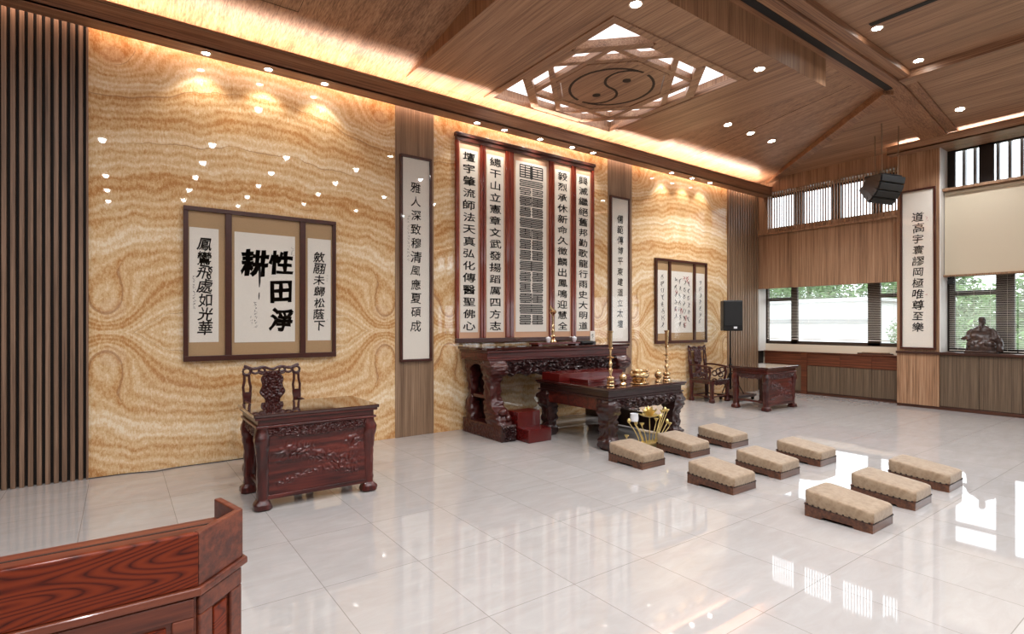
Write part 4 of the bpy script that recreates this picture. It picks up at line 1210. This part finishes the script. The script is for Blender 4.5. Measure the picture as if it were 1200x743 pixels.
# ------------------------------------------------------------------ seated statue on the countertop
t = thing('seated_statue', (11.80, 2.76, 1.012), 'brown carved wooden statue of a seated robed figure on the window counter', 'statue')
m = MB()
m.loft([(0,0,0,.145,.23),(0,0,.025,.15,.235),(0,0,.045,.14,.22)], 24, .005, 12, .5, 3)
m.build('plinth', M['statue'], t, smooth=True)
m = MB()
ball = m.ball
m.loft([(0,0,.03,.13,.21),(-.005,0,.10,.135,.215),(0,0,.17,.125,.20),(.01,0,.26,.105,.17),(.015,0,.34,.095,.155),(.02,0,.40,.08,.135),(.02,0,.445,.05,.075),(.012,0,.47,.03,.035)], 24, .004, 10, .7, 5, 3)
ball((-.07,.115,.155),(.085,.085,.06)); ball((-.07,-.115,.155),(.085,.085,.06))                        # knees under the robe
ball((-.09,.10,.08),(.05,.065,.07)); ball((-.09,-.11,.08),(.05,.065,.07))
for sy in (-1, 1):
    m.tube([(.02,sy*.115,.40),(.012,sy*.165,.33),(-.02,sy*.185,.26),(-.07,sy*.15,.215)], [.042,.052,.056,.04], 10)
m.tube([(-.01,.18,.27),(-.03,.235,.245),(-.04,.275,.24)], [.045,.032,.016], 8)                         # sleeve tip
m.tube([(.0,-.17,.33),(.0,-.215,.24),(.0,-.225,.12),(-.01,-.22,.03)], [.05,.055,.05,.052], 10)         # hanging sleeve
m.tube([(0.015,0,.44),(.0,0,.51)], [.036,.034], 10)
ball((-.008,0,.535),(.044,.040,.056)); ball((-.052,0,.530),(.011,.009,.013))                           # head, nose
ball((0,.040,.535),(.011,.007,.017)); ball((0,-.040,.535),(.011,.007,.017))
m.tube([(-.045,0,.505),(-.068,0,.45),(-.085,0,.38)], [.020,.022,.008], 8)                              # beard
o = m.build('body', M['statue'], t, smooth=True)
rm = o.modifiers.new('one_skin', 'REMESH'); rm.mode = 'VOXEL'; rm.voxel_size = .007; rm.use_smooth_shade = True
dm = o.modifiers.new('folds', 'DISPLACE'); tx = bpy.data.textures.new('robe_folds', 'WOOD'); tx.noise_scale = .10; tx.turbulence = 7; tx.wood_type = 'BANDNOISE'
dm.texture = tx; dm.strength = .012; dm.texture_coords = 'LOCAL'
m = MB(); m.lathe([(.046,.555),(.050,.565),(.046,.585),(.038,.605),(.014,.615)], (-.004,0,0), 14, .95); m.box(.008,.046,-.046,.046,.49,.585); m.build('cap', M['statue'], t, smooth=True, bevel=.006)

# ------------------------------------------------------------------ brass on the offering table
Z0 = .745
def brass(name, x, y, prof, label, cat, group=None, z=Z0, seg=20):
    t = thing(name, (x, y, z), label, cat, group)
    m = MB(); m.lathe(prof, (0,0,0), seg); m.build('body', M['brass'], t, smooth=True)
    return t
cand = [(.052,0),(.054,.012),(.045,.022),(.050,.05),(.040,.062),(.028,.068),(.046,.078),(.050,.10),(.040,.112),(.018,.12),(.014,.15),(.026,.175),(.030,.195),(.018,.215),(.012,.235),(.022,.26),(.026,.275),(.014,.295),(.012,.33),(.044,.345),(.048,.352),(.012,.365),(.014,.42),(.02,.445),(.034,.46),(.012,.475)]
for x, lb in ((4.86, 'tall brass candlestick at the near corner of the offering table'), (5.93, 'tall brass candlestick at the far end of the offering table')):
    t = brass('candlestick', x, 4.66, cand, lb, 'candlestick', 'brass candlesticks')
    m = MB(); m.tube([(0,0,.47),(0,0,.665)], [.022,.026], 12); m.build('candle_tube', M['brass'], t, smooth=True)
    m = MB(); m.lathe([(.029,.655),(.034,.66),(.034,.672),(.02,.675)], (0,0,0), 16); m.build('drip_rim', M['brass'], t, smooth=True)
cupp = [(.040,0),(.044,.010),(.036,.03),(.020,.042),(.036,.058),(.046,.075),(.046,.10),(.044,.108),(.048,.112),(.044,.122),(.026,.138),(.010,.143)]
for x, lb in ((5.05, 'small lidded brass jar beside the near candlestick'), (5.72, 'small lidded brass jar between the censer and the far candlestick')):
    t = brass('lidded_jar', x, 4.63, cupp, lb, 'jar', 'lidded brass jars')
    m = MB(); m.ball((0,0,.150),(.012,.012,.014)); m.build('lid_knob', M['brass'], t, smooth=True)
# censer on three feet with two side handles
t = thing('incense_burner', (5.38, 4.65, Z0), 'large ornate brass incense burner in the middle of the offering table', 'incense burner')
m = MB(); m.lathe([(.055,.055),(.10,.065),(.128,.09),(.132,.115),(.115,.135),(.10,.145),(.118,.155),(.122,.168),(.105,.17),(.09,.15)], (0,0,0), 28, 1, .8, lambda a, z: 1+.025*math.sin(12*a)*(1 if z < .14 else 0)); m.build('bowl', M['brass'], t, smooth=True)
m = MB(); m.lathe([(.13,0),(.135,.008),(.12,.02),(.09,.03),(.05,.032),(.05,.06)], (0,0,0), 24, 1, .8, lambda a, z: 1+.04*math.sin(8*a)); m.build('stand', M['brass'], t, smooth=True)
for k in range(3):
    a = math.radians(30+120*k); m = MB(); m.loft([(.075*math.cos(a),.06*math.sin(a),.02,.016,.016),(.085*math.cos(a),.07*math.sin(a),.05,.024,.024),(.06*math.cos(a),.05*math.sin(a),.075,.02,.02)], 10); m.build('foot', M['brass'], t, smooth=True)
for sx in (-1, 1):
    m = MB(); m.tube([(sx*.115,0,.10),(sx*.155,0,.115),(sx*.165,0,.15),(sx*.145,0,.175),(sx*.125,0,.165)], [.012,.014,.013,.014,.009], 8); m.ball((sx*.16,0,.135),(.02,.02,.024)); m.build('handle', M['brass'], t, smooth=True)

# ------------------------------------------------------------------ on the altar table
t = thing('red_tray', (5.29, 6.2, 1.19), 'low red lacquered tray on the altar table top', 'tray')
m = MB(); m.box(-.42,.42,-.10,.10,.012,.04); m.build('tray_top', M['redlac'], t, bevel=.004)
for sx in (-1,1): MB().box(sx*.36-.03,sx*.36+.03,-.09,.09,0,.012).build('foot', M['redlac'], t)
t = thing('brass_lamp', (5.245, 6.2, 1.23), 'slender brass oil lamp with flame-shaped top on the red tray', 'lamp')
m = MB(); m.lathe([(.055,0),(.058,.01),(.04,.03),(.022,.05),(.034,.075),(.04,.09),(.022,.11),(.016,.13),(.03,.16),(.026,.18),(.014,.2),(.022,.24),(.013,.26),(.012,.40),(.03,.42),(.05,.44),(.055,.455),(.02,.46)], (0,0,0), 18); m.build('stem', M['brass'], t, smooth=True)
m = MB(); m.tube([(.03,0,.45),(-.01,0,.48),(-.05,0,.52),(-.06,0,.56)], [.035,.032,.02,.006], 8); m.build('finial', M['brass'], t, smooth=True)
for x, lb in ((5.155, 'small white cup on the red tray, left of the brass lamp'), (5.675, 'small white cup at the far end of the red tray')):
    t = thing('offering_cup', (x, 6.2, 1.23), lb, 'cup', 'white cups on the altar')
    m = MB(); m.lathe([(.022,0),(.025,.008),(.034,.03),(.038,.062),(.034,.064),(.030,.04),(.01,.012)], (0,0,0), 18); m.build('cup', M['ceramic'], t, smooth=True)
    m = MB(); m.lathe([(.040,.062),(.036,.072),(.012,.08),(.008,.09)], (0,0,0), 18); m.build('lid', M['ceramic'], t, smooth=True)
t = thing('name_card', (6.19, 6.33, 1.19), 'small white upright card with brush writing at the far end of the altar table', 'card')
m = MB(); m.box(-.05,.05,-.03,.03,0,.035); m.build('stand', M['rosedark'], t, bevel=.004)
m = MB(); m.box(-.052,.052,-.006,.006,.035,.20); m.build('card', M['paper'], t, bevel=.003)
m = MB(); scribble(m, lambda u, v: (u,-.0068,v), 0, .15, 2, .05, .05, 81); m.build('writing', M['ink'], t)
t = thing('dark_cushion', (5.92, 6.28, 1.19), 'low dark cushion pad on the altar table beside the white card', 'cushion')
m = MB(); m.loft([(0,0,0,.11,.12),(0,0,.02,.125,.135),(0,0,.045,.12,.13),(0,0,.055,.08,.09)], 20, 0, 9, .1, 0, 3); m.build('pad', M['black'], t, smooth=True)

# ------------------------------------------------------------------ gilt lotus ornament in front of the low table
t = thing('lotus_ornament', (5.15, 4.30, 0), 'gilt lotus ornament with curved stems standing on the floor under the offering table front', 'ornament')
m = MB()
m.loft([(0,0,0,.16,.045),(0,0,.012,.19,.055),(0,0,.075,.26,.075),(0,0,.085,.27,.08),(0,0,.08,.22,.06)], 24, 0, 9, .5); m.build('boat_base', M['gold'], t, smooth=True)
stems = [(-.20,-.40,.20),(-.17,-.36,.375),(-.12,-.27,.36),(-.10,-.24,.34),(-.05,-.135,.31),(.0,.0,.37),(.05,.125,.34),(.10,.20,.37),(.11,.235,.43),(.13,.29,.45),(.15,.33,.43),(.18,.33,.30),(.21,.38,.26)]
for i, (b, x, z) in enumerate(stems):
    m = MB(); m.tube([(b,0,.07),(b+(x-b)*.15,0,.07+.3*(z-.07)),(b+(x-b)*.5,-.005,.07+.6*(z-.07)),(x-(x-b)*.06,0,z-.03),(x,0,z)], .0055, 6); m.build('stem', M['gold'], t, smooth=True)
    if i in (5,): continue
    m = MB()
    if i == 2: continue
    m.lathe([(.006,-.025),(.018,-.012),(.022,.005),(.016,.022),(.004,.034)] if i % 2 else [(.006,-.02),(.012,-.006),(.026,.012),(.028,.02),(.006,.024)], (x,0,z), 12); m.build('bud', M['gold'], t, smooth=True)
def petal(mb, c, a, tilt, L, w):
    ca, sa = math.cos(a), math.sin(a)
    def P(u, v):
        r = L*v; ww = w*math.sin(PI*min(1,.12+.88*v)**.8)*(u-.5)*2
        up = L*v*math.sin(tilt)+.25*L*v*v+(.35*ww*ww/w if w else 0); out = r*math.cos(tilt)
        return (c[0]+ca*out-sa*ww, c[1]+(sa*out+ca*ww), c[2]+up)
    def Q(u, v):
        p = P(u, v); return (p[0], p[1], p[2]-.003)
    mb.slab(P, Q, 4, 6)
for ring, (n, tilt, L, w) in enumerate(((9,.05,.135,.044),(8,.6,.125,.040),(6,1.1,.105,.034))):
    for k in range(n):
        m = MB(); petal(m, (0,0,.385+.006*ring), 2*PI*(k+.5*ring)/n, tilt, L, w); m.build('petal', M['gold'], t, smooth=True)
m = MB(); m.lathe([(.012,.38),(.03,.40),(.036,.43),(.03,.438)], (0,0,0), 14); m.build('seed_head', M['gold'], t, smooth=True)
m = MB(); m.lathe([(.012,.36),(.045,.365),(.05,.40),(.046,.44),(.050,.455),(.044,.455),(.035,.40)], (-.27,0,0), 14, 1, 1, lambda a, z: 1+.06*math.sin(7*a)); m.build('white_flower_cup', M['ceramic'], t, smooth=True)

# ------------------------------------------------------------------ power cord along the wall
m = MB(); pts = []
for i in range(60):
    x = -.25+1.75*i/59
    pts.append((x, 6.655-.09*math.exp(-((x-.30)/.14)**2)*0.6-.03*max(0,math.sin(2.2*x))*0.5, .006))
m.tube(pts, .005, 6)
tag(m.build('power_cord', M['cord'], smooth=True), 'thin black cord lying on the floor along the foot of the onyx wall', 'cord')

# ------------------------------------------------------------------ reception counter in the foreground
t = thing('lectern_counter', (0, 1.65, 0), 'large cherry wood counter with raised rim and angled end, nearest the viewer', 'counter')
ZT = .95
A = [(-1.6,0.0),(.169,-.008),(.299,.132),(.262,.29)]             # outer rim line in plan, local
def offs(P, d):
    out = []
    for i, p in enumerate(P):
        q0 = Vector(P[max(i-1,0)]); q1 = Vector(P[min(i+1,len(P)-1)]); p = Vector(p)
        if i == 0: d1 = (q1-p).normalized(); n = Vector((-d1.y,d1.x)); out.append(p+n*d)
        elif i == len(P)-1: d1 = (p-q0).normalized(); n = Vector((-d1.y,d1.x)); out.append(p+n*d)
        else:
            d1 = (p-q0).normalized(); d2 = (q1-p).normalized(); n1 = Vector((-d1.y,d1.x)); n2 = Vector((-d2.y,d2.x))
            b = (n1+n2).normalized(); out.append(p+b*d/max(.3,b.dot(n1)))
    return [(v.x,v.y) for v in out]
def wall_strip(P, d, z0, z1):
    m = MB(); Q = offs(P, d)
    for i in range(len(P)-1):
        m.prism([P[i],P[i+1],Q[i+1],Q[i]], 'Z', z0, z1)
    bmesh.ops.remove_doubles(m.bm, verts=m.bm.verts[:], dist=1e-4)
    return m
RW = .022
for i, (nm, mt) in enumerate((('front_rim','cherry'),('corner_rim','cherryplain'),('end_rim','cherryplain'))):
    P2 = A[i:i+2]; Q = offs(A, RW)[i:i+2]
    m = MB(); m.prism([P2[0],P2[1],Q[1],Q[0]], 'Z', ZT-.142, ZT); m.build(nm, M[mt], t, bevel=.004)
B = offs(A, -.010); m = wall_strip(B, .05, ZT-.165, ZT-.142); m.build('rim_moulding', M['cherryplain'], t, bevel=.006, seg=3)
Cc = offs(A, .012); m = wall_strip(Cc, .03, 0.0, ZT-.165); m.build('body_wall', M['cherryplain'], t, bevel=.003)
def framed(p, q, z0, z1, nm):
    p, q = Vector(p), Vector(q); d = (q-p).normalized(); L = (q-p).length; n = Vector((d.y,-d.x))
    m = MB(); w = .05
    def bx(a, b, za, zb, th):
        r = [p+d*a, p+d*b, p+d*b+n*th, p+d*a+n*th]; m.prism([(v.x,v.y) for v in r], 'Z', za, zb)
    bx(0, L, z1-w, z1, .012); bx(0, L, z0, z0+w, .012); bx(0, w, z0+w, z1-w, .012); bx(L-w, L, z0+w, z1-w, .012)
    m.build(nm, M['cherryplain'], t, bevel=.004)
    m = MB(); bx(w+.012, L-w-.012, z0+w+.012, z1-w-.012, .007); m.build('raised_panel', M['cherry'], t, bevel=.004)
x = Cc[1][0]
for k in range(3): framed((x-.56*(k+1)+.0, Cc[0][1]+(0)), (x-.56*k-.005, Cc[1][1]), .06, ZT-.17, 'panel_frame')
framed(Cc[1], Cc[2], .06, ZT-.17, 'panel_frame')
m = MB(); I = offs(A, RW+.001)
m.prism([(-1.6,I[0][1]),I[1],I[2],(I[3][0],.262),(-1.6,.25)], 'Z', ZT-.08, ZT-.05); m.build('writing_top', M['cherryplain'], t, bevel=.003)
m = MB(); m.box(-1.6,.235,.200,.207,ZT-.0505,ZT-.0485); m.build('inlay_line', M['groove'], t)
m = MB(); m.box(-1.6,-1.57,.03,.25,0,ZT-.08); m.build('end_panel', M['cherryplain'], t)

# ------------------------------------------------------------------ outside the windows
t = thing('white_building', (27.0, 14.5, -4), 'long white building with a grey ledge, seen through the long window', 'building')
m = MB(); m.box(0,6,-4.4,12,0,6.55); m.build('wall', plain('outside_wall', srgb(226,226,224), .8, var=.04, vscale=2), t)
m = MB(); m.box(-.15,0,-4.4,12,5.55,5.75); m.build('ledge', plain('outside_ledge', srgb(150,150,148), .8), t)
m = MB(); m.box(-.25,6,-4.6,12,6.55,6.7); m.build('roof_edge', plain('outside_roof', srgb(196,196,194), .8), t)
leaf = plain('leaves', srgb(98,126,76), .7, var=.45, vscale=1.3); bark = plain('bark', srgb(80,66,54), .8)
def tree(x, y, h, r, label, seed):
    rnd = random.Random(seed)
    t = thing('tree', (x, y, -4), label, 'tree', 'trees outside the windows')
    m = MB(); m.tube([(0,0,0),(.1,.05,h*.4),(0,.1,h*.75)], [.22,.16,.08], 8); m.build('trunk', bark, t)
    m = MB()
    for k in range(5200):
        a = rnd.uniform(0, 2*PI); ph = math.acos(rnd.uniform(-1,1)); q = r*rnd.uniform(.6,1.0)*(1+.14*noise.noise(Vector((math.cos(a)*2,math.sin(a)*2,ph*2+seed))))
        c = Vector((q*math.sin(ph)*math.cos(a), q*math.sin(ph)*math.sin(a), h*.68+q*1.15*math.cos(ph)))
        d = Vector((rnd.uniform(-1,1),rnd.uniform(-1,1),rnd.uniform(-.6,.6))).normalized(); e = d.orthogonal().normalized()
        s = rnd.uniform(.07,.16)*r/2.2
        m.face([c-d*s, c-e*s*.5, c+d*s, c+e*s*.5])
    m.build('crown', leaf, t)
TREES = ((38,11.5,9.3,2.9,'tall leafy tree behind the white building, at its free end'),(38.5,18.3,9.2,2.9,'leafy tree rising behind the middle of the white building'),(38,25,9.0,2.9,'leafy tree behind the white building, near the room corner'),
  (46,15.5,11,3.2,'leafy tree in the back row, showing between two others over the white building'),(46,22.8,11,3.2,'leafy tree in the back row, above the corner end of the white building'),
  (30.5,7.0,7.3,1.9,'leafy tree close outside, between long window and column'),(25,7.4,7.0,1.3,'slim leafy tree outside, hidden mostly by the column'),(22.5,3.7,7.6,1.9,'leafy tree outside, beside the statue window frame'),(28.5,2.6,9.0,2.3,'taller leafy tree farther out, behind the statue window'),(22.0,-1.0,7.6,1.9,'leafy tree outside at the right picture edge'),(28.5,-3.0,9.0,2.3,'taller leafy tree farther out, at the right picture edge'))
for i, (x, y, h, r, lb) in enumerate(TREES): tree(x, y, h, r, lb, 90+i)
struct(MB().box(12.6, 80, -40, 60, -4.2, -4).build('ground', plain('outside_ground', srgb(130,130,120), .9)))
